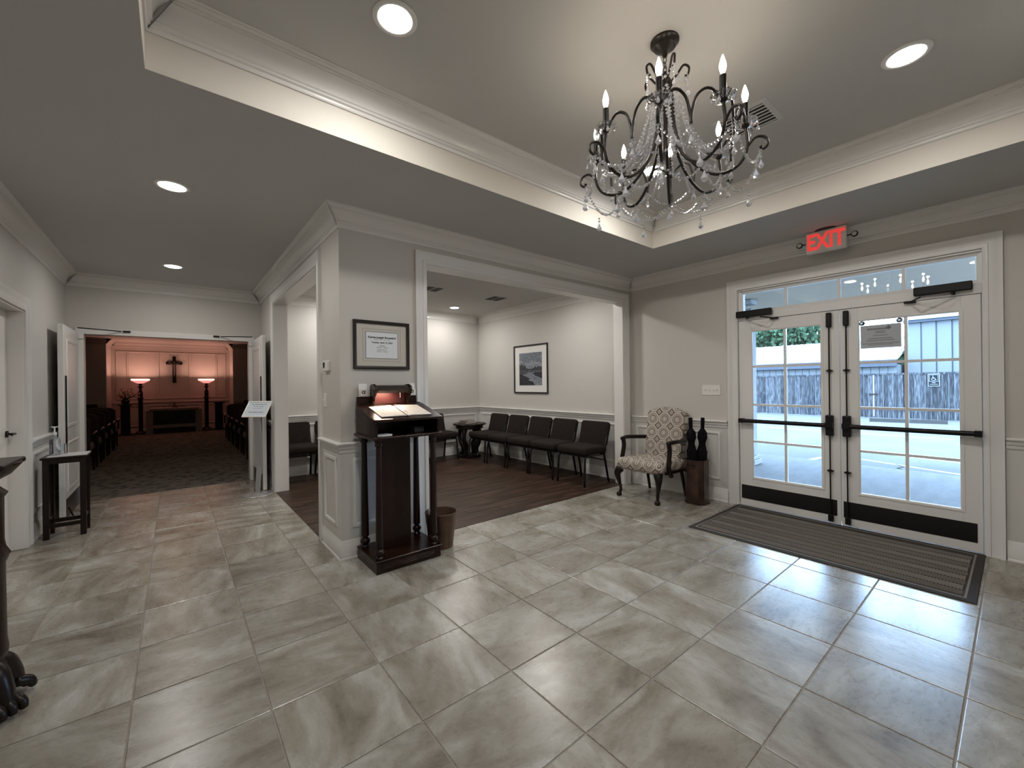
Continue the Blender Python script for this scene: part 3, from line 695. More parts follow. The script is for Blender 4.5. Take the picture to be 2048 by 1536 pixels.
patch('bank', [(-pw, -ph), (.12, -ph), (.06, -.22), (-.05, -.20), (-.03, -.16), (-.16, -.12), (-.22, -.09), (-pw, -.08)], .0009)
patch('bank', [(pw, -.17), (pw, -.05), (.12, -.06), (.06, -.075), (.13, -.12), (.2, -.14)], .0009)

# ------------------------------------------------------------------ lectern
lec = thing('register_stand', 'dark cherry wood register stand with four turned columns in front of the pillar', 'lectern', (1.11, 2.915, 0))
DW = M['darkwood']; LW, LD = .52, .40
mesh('plinth', join(box(0, 0, 0, LW, LD, .082), box(-.008, -.008, .082, LW+.008, LD, .096)), DW, lec, bevel=.004)
mesh('plinth_reed', join(*[box(.05, -.004, z, LW-.05, 0, z+.007) for z in (.028, .042, .056)]), DW, lec, bevel=.001)
colp0 = [(.026, .096), (.028, .104), (.022, .112), (.019, .118), (.030, .13), (.034, .145), (.028, .16), (.018, .168), (.018, .176), (.027, .184), (.027, .19), (.0265, .20), (.0265, .22), (.019, .90), (.018, .91), (.025, .916), (.027, .928), (.024, .938), (.028, .944), (.028, .965)]
colp = [(r*1.1, z) for r, z in colp0]
for cx_, cy_ in ((.04, .04), (LW-.04, .04), (.04, LD-.06), (LW-.04, LD-.06)):
    mesh('column', lathe(colp, (cx_, cy_, 0), 20), DW, lec, smooth='auto')
mesh('center_panel', box(.10, .185, .096, .355, .215, .966), DW, lec, bevel=.002)
mesh('shelf', box(-.022, -.018, .966, LW+.022, LD, .988), DW, lec, bevel=.007, seg=2)
zf, zb = 1.10, 1.19
def side(x):
    return prism([(0, .988), (LD-.005, .988), (LD-.005, zb+.01), (0, zf-.005)], lambda u, v, d: (x+d, u, v), 0, .018)
mesh('desk_side', side(.0), DW, lec); mesh('desk_side', side(LW-.018), DW, lec)
mesh('desk_back', box(.018, LD-.02, .988, LW-.018, LD-.005, zb), DW, lec)
sl = math.atan2(zb-zf, LD-.06)
mesh('sloping_top', prism([(-.025, zf-.008), (-.025, zf+.012), (LD-.06, zb+.02), (LD-.06, zb)], lambda u, v, d: (d, u, v), -.02, LW+.02), DW, lec, bevel=.004)
mesh('back_ledge', join(box(-.005, LD-.06, zb, LW+.005, LD-.005, zb+.025), box(.0, LD-.03, zb+.025, LW-.015, LD-.005, 1.272)), DW, lec, bevel=.002)
# hooded reading lamp: box hood with rolled ends
hood = [(LD-.03, 1.21), (LD-.03, 1.345), (LD-.05, 1.36), (LD-.10, 1.362), (LD-.135, 1.345), (LD-.14, 1.32), (LD-.125, 1.30), (LD-.12, 1.318), (LD-.10, 1.338), (LD-.06, 1.342), (LD-.045, 1.33), (LD-.045, 1.21)]
mesh('lamp_hood', prism(hood, lambda u, v, d: (d, u, v), .115, .395), DW, lec, smooth='auto')
endp = [(LD-.028, 1.205), (LD-.028, 1.35), (LD-.045, 1.368), (LD-.10, 1.372), (LD-.14, 1.355), (LD-.15, 1.325), (LD-.135, 1.295), (LD-.105, 1.27), (LD-.085, 1.235), (LD-.08, 1.205)]
for x in (.100, .392): mesh('hood_end', prism(endp, lambda u, v, d: (x+d, u, v), 0, .02), DW, lec, bevel=.003)
mesh('hood_lining', box(.125, LD-.052, 1.215, .385, LD-.047, 1.325), M['bulbred'], lec)
mesh('lamp_tube', tube([(.15, LD-.105, 1.318), (.25, LD-.105, 1.318)], .008, 8), mat('lamp_tube_glow', (1, 1, 1), .4, emit=(1, .62, .42), estr=9), lec)
mesh('pull_chain', tube([(.325, LD-.10, 1.325), (.326, LD-.10, 1.26)], .0022, 6), M['steel'], lec)
light('register_lamp', 'AREA', (1.11+.20, 2.915+LD-.105, 1.305), 1.15, (1, .74, .56), shape='RECTANGLE', size=.14, size_y=.02)
light('register_lamp_back', 'POINT', (1.11+.165, 2.915+LD-.072, 1.300), .06, (1, .30, .27), shadow_soft_size=.008)
# guest book on the slope
gb = thing('guest_book', 'open ring-bound guest book lying on the sloping top of the register stand', 'book', (1.11+.26, 2.915+.15, zf+.012+.175*math.tan(sl)))
gb.rotation_euler = (sl, 0, radians(2))
mesh('book_cover', bc(0, 0, .001, .42, .262, .004), M['blackwood'], gb)
def page(s):
    pts = [(s*x, z) for x, z in ((.006, .004), (.03, .012), (.09, .010), (.205, .006))]
    V = []; 
    for y in (-.125, .125): V += [(x, y, z) for x, z in pts]+[(pts[-1][0], y, .003), (pts[0][0], y, .003)]
    n = 6
    return V, [(i, (i+1) % n, n+(i+1) % n, n+i) for i in range(n)]+[tuple(range(n)), tuple(range(n, 2*n))[::-1]]
for s in (-1, 1): mesh('page_block', page(s), M['page'], gb)
for y in (-.085, -.065, .075, .095):
    mesh('binder_ring', tube([(x, y, z+.004) for x, z in arc(0, .005, .016, 0, pi, 8)], .0015, 5), M['steel'], gb)
for k in range(8):
    for s in (-1, 1):
        mesh('ruled_line', bc(s*.11, -.10+k*.027, .0112, .15, .0012, .0006), M['ink_grey'], gb)
for x, lb in ((1.163, 'small white card holder with black emblem left of the register lamp'), (1.578, 'small white card holder with black emblem right of the register lamp')):
    h = thing('card_holder', lb, 'card holder', (x, 2.915+LD-.014, 1.272))
    mesh('card', bc(0, .008, .052, .066, .002, .104), M['paper'], h)
    mesh('holder_pocket', bc(.004, -.004, .03, .06, .014, .058), M['plastic'], h, bevel=.002)
    e = [( .011*cos(a)*1.0, .011*sin(a)) for a in [i*pi/4 for i in range(9)]]
    mesh('emblem', join(tube([(u-.002, -.0118, .036+v) for u, v in e], .0032, 5), tube([(.006, -.0118, .036), (.014, -.0118, .047)], .003, 5), tube([(.006, -.0118, .028), (.012, -.0118, .026)], .003, 5)), M['ink'], h)
# envelopes and box on the shelf below the desk
en = thing('envelope_stack', 'white envelopes on the shelf under the register desk', 'envelopes', (1.11+.078, 2.915+.055, .989))
for k in range(3): mesh('envelope', tr(bc(0, 0, .002+k*.0035, .11, .08, .003), Matrix.Rotation(.05*k, 4, 'Z')), M['paper'], en)
bx_ = thing('small_box', 'small dark card box on the shelf at the right under the register desk', 'box', (1.11+.39, 2.915+.12, .989))
mesh('box_body', bc(0, 0, .02, .08, .06, .04), mat('grey_card', (.05, .05, .06), .6), bx_, bevel=.003)

# ------------------------------------------------------------------ waste bin
bn = thing('waste_bin', 'bronze metal waste bin on the floor right of the register stand', 'bin', (1.735, 3.10, 0))
mesh('bin_body', lathe([(.002, .006), (.096, .004), (.098, 0), (.100, .002), (.130, .285), (.133, .29), (.130, .293), (.127, .288), (.097, .01), (.002, .010)], n=32, caps=False), M['bin'], bn, smooth='auto')

# ------------------------------------------------------------------ waiting-room chairs (face -X at rz=0)
def rbox(x0, y0, z0, x1, y1, z1): return box(x0, y0, z0, x1, y1, z1)
def make_chair(label, loc, rz):
    # local: chair faces -Y ; width along x ; origin on the floor centre
    t = thing('waiting_chair', label, 'chair', loc, rz, 'charcoal padded chairs round the waiting room')
    mesh('seat', box(-.266, -.255, .40, .266, .20, .508), M['fabric'], t, bevel=.042, seg=4, smooth=True)
    rq = []
    for qx, qz, a0 in ((.190, .055, -pi/2), (.200, .30, 0), (-.200, .30, pi/2), (-.190, .055, pi)): rq += arc(qx, qz, .05, a0, a0+pi/2, 5)
    V, Fc = prism(rq, lambda u, v, d: (u, d, v), -.032, .032)
    mx = Matrix.Translation((0, .205, .475)) @ Matrix.Rotation(radians(-14), 4, 'X')
    mesh('backrest', tr((V, Fc), mx), M['fabric'], t, bevel=.022, seg=3, smooth=True)
    for s in (-1, 1):
        mesh('leg', tube(bez([(s*.225, -.14, .395), (s*.232, -.20, .385), (s*.238, -.232, .34), (s*.245, -.255, .0)], 5), .015, 8), M['black'], t, smooth=True)
        mesh('leg', tube([(s*.245, .245, 0), (s*.237, .165, .38), (s*.235, .20, .52), (s*.232, .235, .64)], .015, 8), M['black'], t, smooth=True)
    mesh('seat_frame', join(tube([(-.228, -.20, .385), (-.228, .18, .385), (.228, .18, .385), (.228, -.20, .385)], .012, 6, True), tube([(-.24, .205, .30), (.24, .205, .30)], .008, 6)), M['black'], t)
    return t
ordn = ['nearest the picture-side opening jamb, rightmost of the row under the framed picture', 'second from the right in the row under the framed picture', 'in the middle of the row of five under the framed picture', 'second from the corner table in the row under the framed picture', 'next to the round corner table, first of the row under the picture']
ch = make_chair('charcoal padded chair '+ordn[0], (4.39, 3.84, 0), radians(-90))
remember(ch)
for k, y in enumerate((4.43, 4.97, 5.53, 6.09)): cp(ch, (4.39, y, 0), radians(-90), 'charcoal padded chair '+ordn[k+1])
lb2 = ['left of the round corner table, partly hidden by the register stand', 'on the end wall hidden behind the register stand', 'on the end wall behind the pillar', 'seen at the pillar edge through the corridor opening', 'seen whole through the corridor opening beside its frame']
for k, x in enumerate((3.73, 3.14, 2.54, 1.935, 1.375)): cp(ch, (x, 6.70, 0), 0, 'charcoal padded chair '+lb2[k])

# round corner table with books
ct = thing('corner_table', 'small round dark wood table with vase-shaped legs in the waiting room corner', 'table', (4.33, 6.60, 0))
mesh('tabletop', lathe([(.29, .60), (.315, .605), (.318, .615), (.312, .628), (.30, .63)], n=36), M['blackwood'], ct, smooth='auto')
mesh('apron', lathe([(.25, .53), (.262, .54), (.262, .60)], n=36), M['blackwood'], ct, smooth='auto')
lp = bez([(.175, 0, .55), (.215, 0, .42), (.20, 0, .30), (.145, 0, .20), (.15, 0, .08), (.19, 0, .03)], 5)
rs = [.055-.02*abs(math.sin(i/len(lp)*6)) for i in range(len(lp))]
for k in range(4):
    mesh('leg', tr(tube(lp, rs, 10), Matrix.Rotation(k*pi/2+.5, 4, 'Z')), M['blackwood'], ct, smooth=True)
mesh('base', lathe([(.20, 0), (.215, .01), (.215, .03), (.19, .045)], n=28), M['blackwood'], ct, smooth='auto')
for k, (lb, sz, dz) in enumerate((('large dark book at the bottom of the pile on the corner table', (.27, .20, .028), 0), ('smaller brown book on top of the pile on the corner table', (.24, .17, .03), .0285))):
    b = thing('book', lb, 'book', (4.27, 6.58, .631+dz), .2+.15*k)
    mesh('cover', join(bc(0, 0, .002, sz[0], sz[1], .003), bc(0, 0, sz[2]-.002, sz[0], sz[1], .003), bc(-sz[0]/2+.002, 0, sz[2]/2, .003, sz[1], sz[2]-.001)), M['bookc'], b)
    mesh('pages', bc(.003, 0, sz[2]/2, sz[0]-.012, sz[1]-.01, sz[2]-.008), M['page'], b)

# ------------------------------------------------------------------ patterned armchair (faces -X), local faces -Y
ac = thing('armchair', 'upholstered armchair with octagon medallion fabric and dark cabriole legs beside the umbrella stand', 'armchair', (4.42, 2.785, 0), radians(-93))
BW = M['blackwood']
mesh('seat', box(-.305, -.30, .325, .305, .24, .46), M['med_seat'], ac, bevel=.05, seg=4, smooth=True)
bk = [(-.245, 0), (.245, 0), (.262, .60), (.258, .655), (.20, .672), (.14, .70), (.05, .712), (-.05, .712), (-.14, .70), (-.20, .672), (-.258, .655), (-.262, .60)]
mx = Matrix.Translation((0, .225, .345)) @ Matrix.Rotation(radians(-10), 4, 'X')
mesh('backrest', tr(prism(bk, lambda u, v, d: (u, d, v), -.055, .06), mx), M['med_back'], ac, bevel=.03, seg=3, smooth=True)
for s in (-1, 1):
    fl_ = bez([(s*.262, -.262, .33), (s*.285, -.285, .27), (s*.272, -.275, .18), (s*.255, -.262, .09), (s*.262, -.275, .035)], 5)
    rr_ = [.052-.034*min(1, i/(len(fl_)*.6)) for i in range(len(fl_))]
    mesh('leg', join(tube(fl_, rr_, 10), lathe([(.006, 0), (.028, .006), (.034, .022), (.028, .042), (.012, .052)], (s*.264, -.284, 0), 12)), BW, ac, smooth=True)
    mesh('leg', tube([(s*.235, .225, .36), (s*.245, .265, .16), (s*.25, .305, 0)], [.024, .02, .017], 6), BW, ac)
    mesh('arm_post', tube(bez([(s*.318, -.10, .30), (s*.322, -.15, .40), (s*.318, -.135, .50), (s*.315, -.12, .59), (s*.315, -.135, .675)], 5), [.026]*21, 8), BW, ac, smooth=True)
    mesh('armrest', tube(bez([(s*.315, -.16, .672), (s*.325, -.05, .682), (s*.305, .10, .675), (s*.27, .27, .665)], 5), [.024]*16, 8), BW, ac, smooth=True)
    mesh('side_rail', box(s*.315-.012, -.20, .33, s*.315+.012, .20, .36), BW, ac)

# ------------------------------------------------------------------ umbrella stand and two umbrellas
us = thing('umbrella_stand', 'octagonal copper umbrella stand on the tiles between armchair and doors', 'umbrella stand', (4.555, 2.305, 0), .05)
q = .045; a = .108
oc = [(-a+q, -a), (a-q, -a), (a, -a+q), (a, a-q), (a-q, a), (-a+q, a), (-a, a-q), (-a, -a+q)]
def ring(sc_, z): return [(x*sc_, y*sc_, z) for x, y in oc]
lv = [(1.06, 0), (1.06, .012), (1.0, .014), (1.0, .47), (1.04, .475), (1.04, .49), (.96, .49), (.96, .02)]
V = []; [V.extend(ring(s, z)) for s, z in lv]
Fc = [(i*8+k, i*8+(k+1) % 8, (i+1)*8+(k+1) % 8, (i+1)*8+k) for i in range(len(lv)-1) for k in range(8)]+[tuple(range(8))[::-1], tuple((len(lv)-1)*8+k for k in range(8))]
mesh('stand_body', (V, Fc), M['copper'], us)
mesh('ring_pull', tube([(-a-.006, .02*cos(t), .43+.02*sin(t)) for t in [i*pi/6 for i in range(12)]], .003, 5, True), M['bronze'], us)
for (x, y, tx, ty_, lb) in ((4.545, 2.338, -.02, -.045, 'folded black umbrella on the left in the copper stand'), (4.57, 2.268, .03, .045, 'folded black umbrella on the right in the copper stand')):
    u = thing('umbrella', lb, 'umbrella', (x, y, .03)); u.rotation_euler = (ty_*.6, tx, .4)
    V, Fc = [], []; prof = [(.008, .08), (.030, .2), (.045, .42), (.052, .55), (.040, .60), (.036, .64), (.050, .70), (.046, .76), (.020, .80), (.010, .83)]; n = 16
    for i, (r, z) in enumerate(prof):
        for k in range(n):
            g = 2*pi*k/n+.4*i*.5; rr = r*(1+.22*cos(g*4+i*.6)); V.append((rr*cos(g), rr*sin(g), z))
    Fc = [(i*n+k, i*n+(k+1) % n, (i+1)*n+(k+1) % n, (i+1)*n+k) for i in range(len(prof)-1) for k in range(n)]+[tuple(range(n))[::-1], tuple((len(prof)-1)*n+k for k in range(n))]
    mesh('folded_canopy', (V, Fc), M['umb'], u)
    mesh('shaft', tube([(0, 0, 0), (0, 0, .84)], .005, 6), M['black'], u)
    mesh('handle', lathe([(.012, .80), (.019, .81), (.021, .85), (.021, .92), (.015, .928)], n=12), M['umb'], u, smooth='auto')

# ------------------------------------------------------------------ entrance mat
emt = thing('entrance_mat', 'grey chevron-ribbed entrance mat on the tiles inside the glass doors', 'mat', (3.72, .17, 0))
MW, ML = 1.085, 1.80
mesh('mat_base', box(0, 0, .0005, MW, ML, .008), M['rubber'], emt, bevel=.003)
mesh('mat_border', rframe(lambda u, v, d: (u, v, d), .055, MW-.055, .055, ML-.055, [(0, .008), (0, .0105), (.01, .0105), (.012, .008)]), M['matrib'], emt)
V, Fc = [], []; nb = 9; bw_ = (MW-.20)/nb
for b in range(nb):
    x0 = .075+b*bw_; s = 1 if b % 2 else -1
    yy = .0
    while yy < ML:
        ya = yy; yb_ = yy+s*bw_*.62
        if (ya < .066 and yb_ < .066) or (ya > ML-.066 and yb_ > ML-.066): yy += .0165; continue
        lo, hi = .066, ML-.066
        xa_, xb_ = x0+.006, x0+bw_-.006; A, B = ya, yb_
        if min(A, B) < lo or max(A, B) > hi:
            def cut(t): return xa_+(xb_-xa_)*t
            lim = lo if min(A, B) < lo else hi
            t = (lim-A)/(B-A)
            if (A < lo or A > hi): xa_, A = cut(t), lim
            else: xb_, B = cut(t), lim
        if abs(xb_-xa_) > .008:
            pts = []
            for (x, yv) in ((xa_, A), (xb_, B)): pts += [(x, yv-.0042, .008), (x, yv, .0125), (x, yv+.0042, .008)]
            o = len(V); V += pts; Fc += [(o, o+1, o+4, o+3), (o+1, o+2, o+5, o+4)]
        yy += .0165
tag(mesh('chevron_ribs', (V, Fc), M['matrib'], emt), kind='stuff')

# ------------------------------------------------------------------ sign stand in the corridor
ss = thing('sign_stand', 'silver pedestal sign stand with tilted white framed sign by the right chapel door', 'sign stand', (.80, 6.09, 0))
mesh('base_disc', lathe([(.165, 0), (.17, .004), (.165, .009), (.04, .018), (.03, .02)], n=36), M['silver'], ss, smooth='auto')
mesh('pole', tr(prism([(-.03, .012), (.03, .012), (.034, .35), (.045, .70), (.048, 1.06), (-.048, 1.06), (-.045, .70), (-.034, .35)], lambda u, v, d: (u, .05*sin(pi*min(1, v))**2+d, v), -.006, .006), Matrix.Rotation(-.76, 4, 'Z')), M['silver'], ss, bevel=.002)
sg = Matrix.Translation((.005, -.032, 1.079)) @ Matrix.Rotation(-.76, 4, 'Z') @ Matrix.Rotation(-.64, 4, 'X')
def sgm(u, v, d): return tuple(sg @ Vector((u, -d, v)))
mesh('sign_frame', rframe(sgm, -.139, .139, -.104, .104, [(0, .002), (0, .010), (.014, .012), (.016, 0), (0, 0)]), mat('white_frame', (.8, .78, .75), .35), ss)
mesh('sign_sheet', prism([(-.141, -.106), (.141, -.106), (.141, .106), (-.141, .106)], sgm, 0, .003), M['sheet'], ss)
ur, uu_ = (sg.to_3x3() @ Vector((1, 0, 0))), (sg.to_3x3() @ Vector((0, 0, 1)))
for s, sz, v_, k in (('New Parking & Restrooms', .0185, .070, 'ink'), ('at the Back of Building', .0145, .038, 'ink_grey'), ('Thank you for your patience', .010, .010, 'ink_grey'), ('Please Ask Staff for Assistance', .0155, -.045, 'ink'), ):
    text(s, sz, ur, uu_, sgm(0, v_, .0036), M[k], ss, 'sign_lettering', bold=.0003, depth=.0002)

# ------------------------------------------------------------------ left side table with sanitizer
lt = thing('narrow_table', 'narrow dark wood table against the left corridor wall', 'table', (-.79, 5.675, 0))
mesh('tabletop', box(-.15, -.15, .722, .15, .14, .742), BW, lt, bevel=.004)
mesh('pale_top_layer', box(-.11, -.14, .742, .145, .13, .748), mat('pale_top', (.55, .54, .53), .5), lt)  # thin pale layer covering most of the tabletop
mesh('apron', join(box(-.135, -.13, .68, .135, -.115, .722), box(-.135, .105, .68, .135, .12, .722), box(-.135, -.13, .68, -.12, .12, .722), box(.12, -.13, .68, .135, .12, .722)), BW, lt)
for x in (-.118, .118):
    for y in (-.113, .103):
        mesh('leg', prism([(-.02, -.02), (.02, -.02), (.02, .02), (-.02, .02)], lambda u, v, d: (x+u, y+v, d), 0, .722), BW, lt, bevel=.003)
for y in (-.113, .103): mesh('stretcher', box(-.1, y-.012, .10, .1, y+.012, .135), BW, lt)
for x in (-.118, .118): mesh('stretcher', box(x-.012, -.1, .15, x+.012, .1, .185), BW, lt)
mesh('side_panel', box(-.125, -.10, .10, -.113, .09, .70), BW, lt)
sn = thing('sanitizer_bottle', 'clear pump bottle of hand sanitizer on the narrow table by the wall', 'bottle', (-.865, 5.655, .749))
mesh('bottle_body', lathe([(.030, 0), (.036, .004), (.037, .12), (.033, .145), (.018, .17), (.013, .178), (.013, .19)], n=24), M['gel'], sn, smooth='auto')
mesh('pump_cap', lathe([(.015, .186), (.015, .21), (.006, .214), (.005, .25), (.012, .252), (.012, .262)], n=16), M['plastic'], sn, smooth='auto')
mesh('pump_spout', tube([(-.022, 0, .262), (.04, -.01, .262)], .005, 6), M['plastic'], sn)
mesh('dip_tube', tube([(0, 0, .01), (0, 0, .19)], .002, 5), M['plastic'], sn)
cp2 = thing('wipes_tub', 'small clear cup behind the sanitizer bottle on the narrow table', 'cup', (-.83, 5.73, .749))
mesh('tub_body', lathe([(.032, 0), (.034, .003), (.038, .09), (.035, .09), (.031, .006)], n=20), M['clearplastic'], cp2, smooth='auto')

# ------------------------------------------------------------------ foreground book stand (far left)
fs = thing('pedestal_stand', 'dark wooden pedestal stand with clawed feet cut by the left picture edge', 'pedestal stand', (-.648, 2.75, 0))
mesh('stand_top', box(-.20, -.17, 1.03, .115, .15, 1.055), BW, fs, bevel=.008, seg=2)
mesh('top_moulding', lathe([(.04, .955), (.07, .98), (.10, 1.0), (.13, 1.04), (.13, 1.046)], n=24), DW, fs, smooth='auto')
mesh('column', lathe([(.075, .17), (.082, .19), (.07, .215), (.085, .23), (.088, .26), (.083, .30), (.080, .62), (.088, .64), (.095, .66), (.082, .69), (.078, .72), (.078, .90), (.09, .92), (.06, .955)], n=24), DW, fs, smooth='auto')
for k in range(4):
    pth = bez([(.04, 0, .19), (.08, 0, .17), (.11, 0, .11), (.125, 0, .05)], 5)
    mesh('foot', tr(join(tube(pth, [.05-.018*i/len(pth) for i in range(len(pth))], 10), *[tube(bez([(.105, t*.022, .07), (.150, t*.034, .05), (.165, t*.036, .016)], 4), [.024, .024, .023, .022, .021, .020, .018, .016, .012], 7) for t in (-1, 0, 1)]), Matrix.Rotation(k*pi/2-.75, 4, 'Z')), BW, fs, smooth=True)

# ------------------------------------------------------------------ chandelier
cx0, cy0 = 1.90, 1.10
chd = thing('chandelier', 'dark bronze eight-light chandelier draped with crystal strands', 'chandelier', (cx0, cy0, 0))
BR = M['bronze']
mesh('canopy', lathe([(.068, ZT), (.068, ZT-.008), (.055, ZT-.018), (.052, ZT-.03), (.03, ZT-.045), (.014, ZT-.055), (.012, ZT-.075), (.004, ZT-.08)], n=28), BR, chd, smooth='auto')
for k in range(4):
    zc = ZT-.092-k*.024
    ring_ = [((.009*cos(t) if k % 2 else 0), (0 if k % 2 else .009*cos(t)), zc+.017*sin(t)) for t in [i*pi/5 for i in range(10)]]
    mesh('chain_link', tube(ring_, .0022, 5, True), BR, chd)
mesh('hub', lathe([(.006, 2.90), (.012, 2.89), (.008, 2.87), (.028, 2.855), (.034, 2.84), (.022, 2.82), (.012, 2.81), (.010, 2.60)], n=16), BR, chd, smooth='auto')
NB = 8; RB = .345; ph0 = radians(-13)+pi/8*0
angs = [math.atan2(y-cy0, x-cx0) for x, y in ((1.572, 1.206), (1.577, .935), (1.782, .772), (2.057, .782), (2.258, .993), (2.212, 1.255), (2.023, 1.436), (1.76, 1.429))]
off = sum(((a-i*pi/4+pi) % (pi/4)) for i, a in enumerate(angs))/8
A8 = [off-pi+i*pi/4 for i in range(8)]
def rz(p, a): return (p[0]*cos(a)-p[1]*sin(a), p[0]*sin(a)+p[1]*cos(a), p[2])
ZCUP = 2.535
armp = bez([(.026, 0, 2.85), (.034, 0, 2.74), (.045, 0, 2.60), (.085, 0, 2.48), (.155, 0, 2.385), (.235, 0, 2.34), (.315, 0, 2.365), (.352, 0, 2.44), (RB, 0, ZCUP)], 6)
hookp = bez([(.345, 0, 2.43), (.385, 0, 2.475), (.425, 0, 2.465), (.432, 0, 2.43), (.412, 0, 2.415), (.405, 0, 2.43)], 6)
crownp = bez([(.02, 0, 2.84), (.055, 0, 2.875), (.085, 0, 2.915), (.11, 0, 2.90), (.105, 0, 2.865), (.09, 0, 2.862)], 5)
ICO = None
def bead(c, r, n=6):
    x, y, z = c
    V = [(x, y, z+r)]+[(x+r*cos(2*pi*k/n), y+r*sin(2*pi*k/n), z) for k in range(n)]+[(x, y, z-r)]
    return V, [(0, 1+k, 1+(k+1) % n) for k in range(n)]+[(n+1, 1+(k+1) % n, 1+k) for k in range(n)]
def dropm(c, r, h, n=8):
    x, y, z = c; pr_ = [(.001, 0), (r*.35, -h*.25), (r*.8, -h*.55), (r, -h*.75), (r*.6, -h*.93), (.001, -h)]
    return lathe([(a_, b_) for a_, b_ in pr_], c, n, caps=False)
def strand(p, q_, sag, r=.006, step=.0185, out=0):
    p, q_ = Vector(p), Vector(q_); L = (p-q_).length; ms = []
    n = max(3, int((L+sag*1.3)/step))
    for i in range(n+1):
        t = i/n; c = p.lerp(q_, t); c.z -= sag*4*t*(1-t); 
        ms.append(bead(tuple(c), r*1.28*(1+.3*(i % 3 == 0))))
    return join(*ms)
for i, a in enumerate(A8):
    mesh('arm', tube([rz(p, a) for p in armp], .0075, 8), BR, chd, smooth=True)
    mesh('scroll_hook', tube([rz(p, a) for p in hookp], [.006]*(len(hookp)-3)+[.007, .008, .008], 6), BR, chd, smooth=True)
    a2 = a+pi/4; am = a+pi/8
    P1, P2 = (RB, 0, ZCUP), (RB, 0, ZCUP)
    sc1 = bez([rz(P1, a), rz((.335, 0, 2.585), a+.17), rz((.320, 0, 2.565), a+.31), rz((.315, 0, 2.50), a+.375), rz((.315, 0, 2.44), am)], 5)
    sc2 = bez([rz((.315, 0, 2.44), am), rz((.315, 0, 2.50), a2-.375), rz((.320, 0, 2.565), a2-.31), rz((.335, 0, 2.585), a2-.17), rz(P2, a2)], 5)
    mesh('scallop_bar', join(tube(sc1, .0065, 6), tube(sc2, .0065, 6)), BR, chd, smooth=True)
    c = rz((RB, 0, 0), a)
    mesh('drip_pan', lathe([(.008, ZCUP), (.03, ZCUP+.004), (.048, ZCUP+.012), (.052, ZCUP+.022), (.045, ZCUP+.014), (.02, ZCUP+.008)], (c[0], c[1], 0), 14, caps=False), M['clear'], chd)
    mesh('candle_cup', lathe([(.006, ZCUP-.012), (.016, ZCUP), (.017, ZCUP+.012)], (c[0], c[1], 0), 12), BR, chd, smooth='auto')
    mesh('candle_sleeve', lathe([(.0135, ZCUP+.01), (.0135, ZCUP+.105), (.009, ZCUP+.11)], (c[0], c[1], 0), 12), M['black'], chd, smooth='auto')
    mesh('flame_bulb', lathe([(.006, ZCUP+.11), (.013, ZCUP+.130), (.0145, ZCUP+.148), (.009, ZCUP+.172), (.002, ZCUP+.192)], (c[0], c[1], 0), 12), M['bulb'], chd, smooth=True)
    light('candle_lamp', 'POINT', (cx0+c[0], cy0+c[1], ZCUP+.215), BULB_W, BULB_COL, shadow_soft_size=.014)
    # crystals
    mesh('bead_strand', strand(rz((.05, 0, 2.80), a+.2), rz((.235, 0, 2.375), a+.25), .10, .0058), M['crystal'], chd)
    mesh('bead_strand', strand(rz((.06, 0, 2.78), a-.1), rz((.30, 0, 2.40), am), .13, .0058), M['crystal'], chd)
    mesh('bead_strand', strand(rz((.03, 0, 2.80), a+.5), rz((.10, 0, 2.42), a+.5), .03, .0058), M['crystal'], chd)
    mesh('bead_swag', strand(rz((.315, 0, 2.44), am), rz((.315, 0, 2.44), am+pi/4), .085, .0055), M['crystal'], chd)
    mesh('bead_swag', strand(rz((.405, 0, 2.41), a), rz((.405, 0, 2.41), a2), .10, .0055), M['crystal'], chd)
    mesh('bead_swag', strand(rz((.24, 0, 2.335), a), rz((.24, 0, 2.335), a2), .075, .0055), M['crystal'], chd)
    for (r_, aa, z_, s_) in ((.405, a, 2.405, 1), (.315, am, 2.435, 1), (.24, a, 2.33, 1.25), (.40, am, 2.30, 1.1)):
        c3 = rz((r_, 0, z_), aa)
        mesh('crystal_drop', join(bead((c3[0], c3[1], c3[2]-.008), .007), bead((c3[0], c3[1], c3[2]-.024), .008), dropm((c3[0], c3[1], c3[2]-.034), .013*s_, .042*s_)), M['crystal'], chd)
    for t in range(4):
        g = a+t*pi/2
        if t == 0:
            for w_ in (-.38, 0, .38):
                c4 = (c[0]+.05*cos(a+w_*3), c[1]+.05*sin(a+w_*3), ZCUP+.01)
                mesh('crystal_drop', join(bead(c4, .0055), dropm((c4[0], c4[1], c4[2]-.01), .008, .03)), M['crystal'], chd)
for k in range(5):
    a = k*2*pi/5+.3
    mesh('crown_scroll', tube([rz(p, a) for p in crownp], .0055, 6), BR, chd, smooth=True)
    c3 = rz((.105, 0, 2.86), a)
    mesh('crystal_drop', join(*[bead((c3[0], c3[1], c3[2]-.012*j), .007) for j in range(5)], dropm((c3[0], c3[1], c3[2]-.06), .012, .04)), M['crystal'], chd)
    mesh('bead_swag', strand(rz((.10, 0, 2.865), a), rz((.10, 0, 2.865), a+2*pi/5), .05, .0055), M['crystal'], chd)

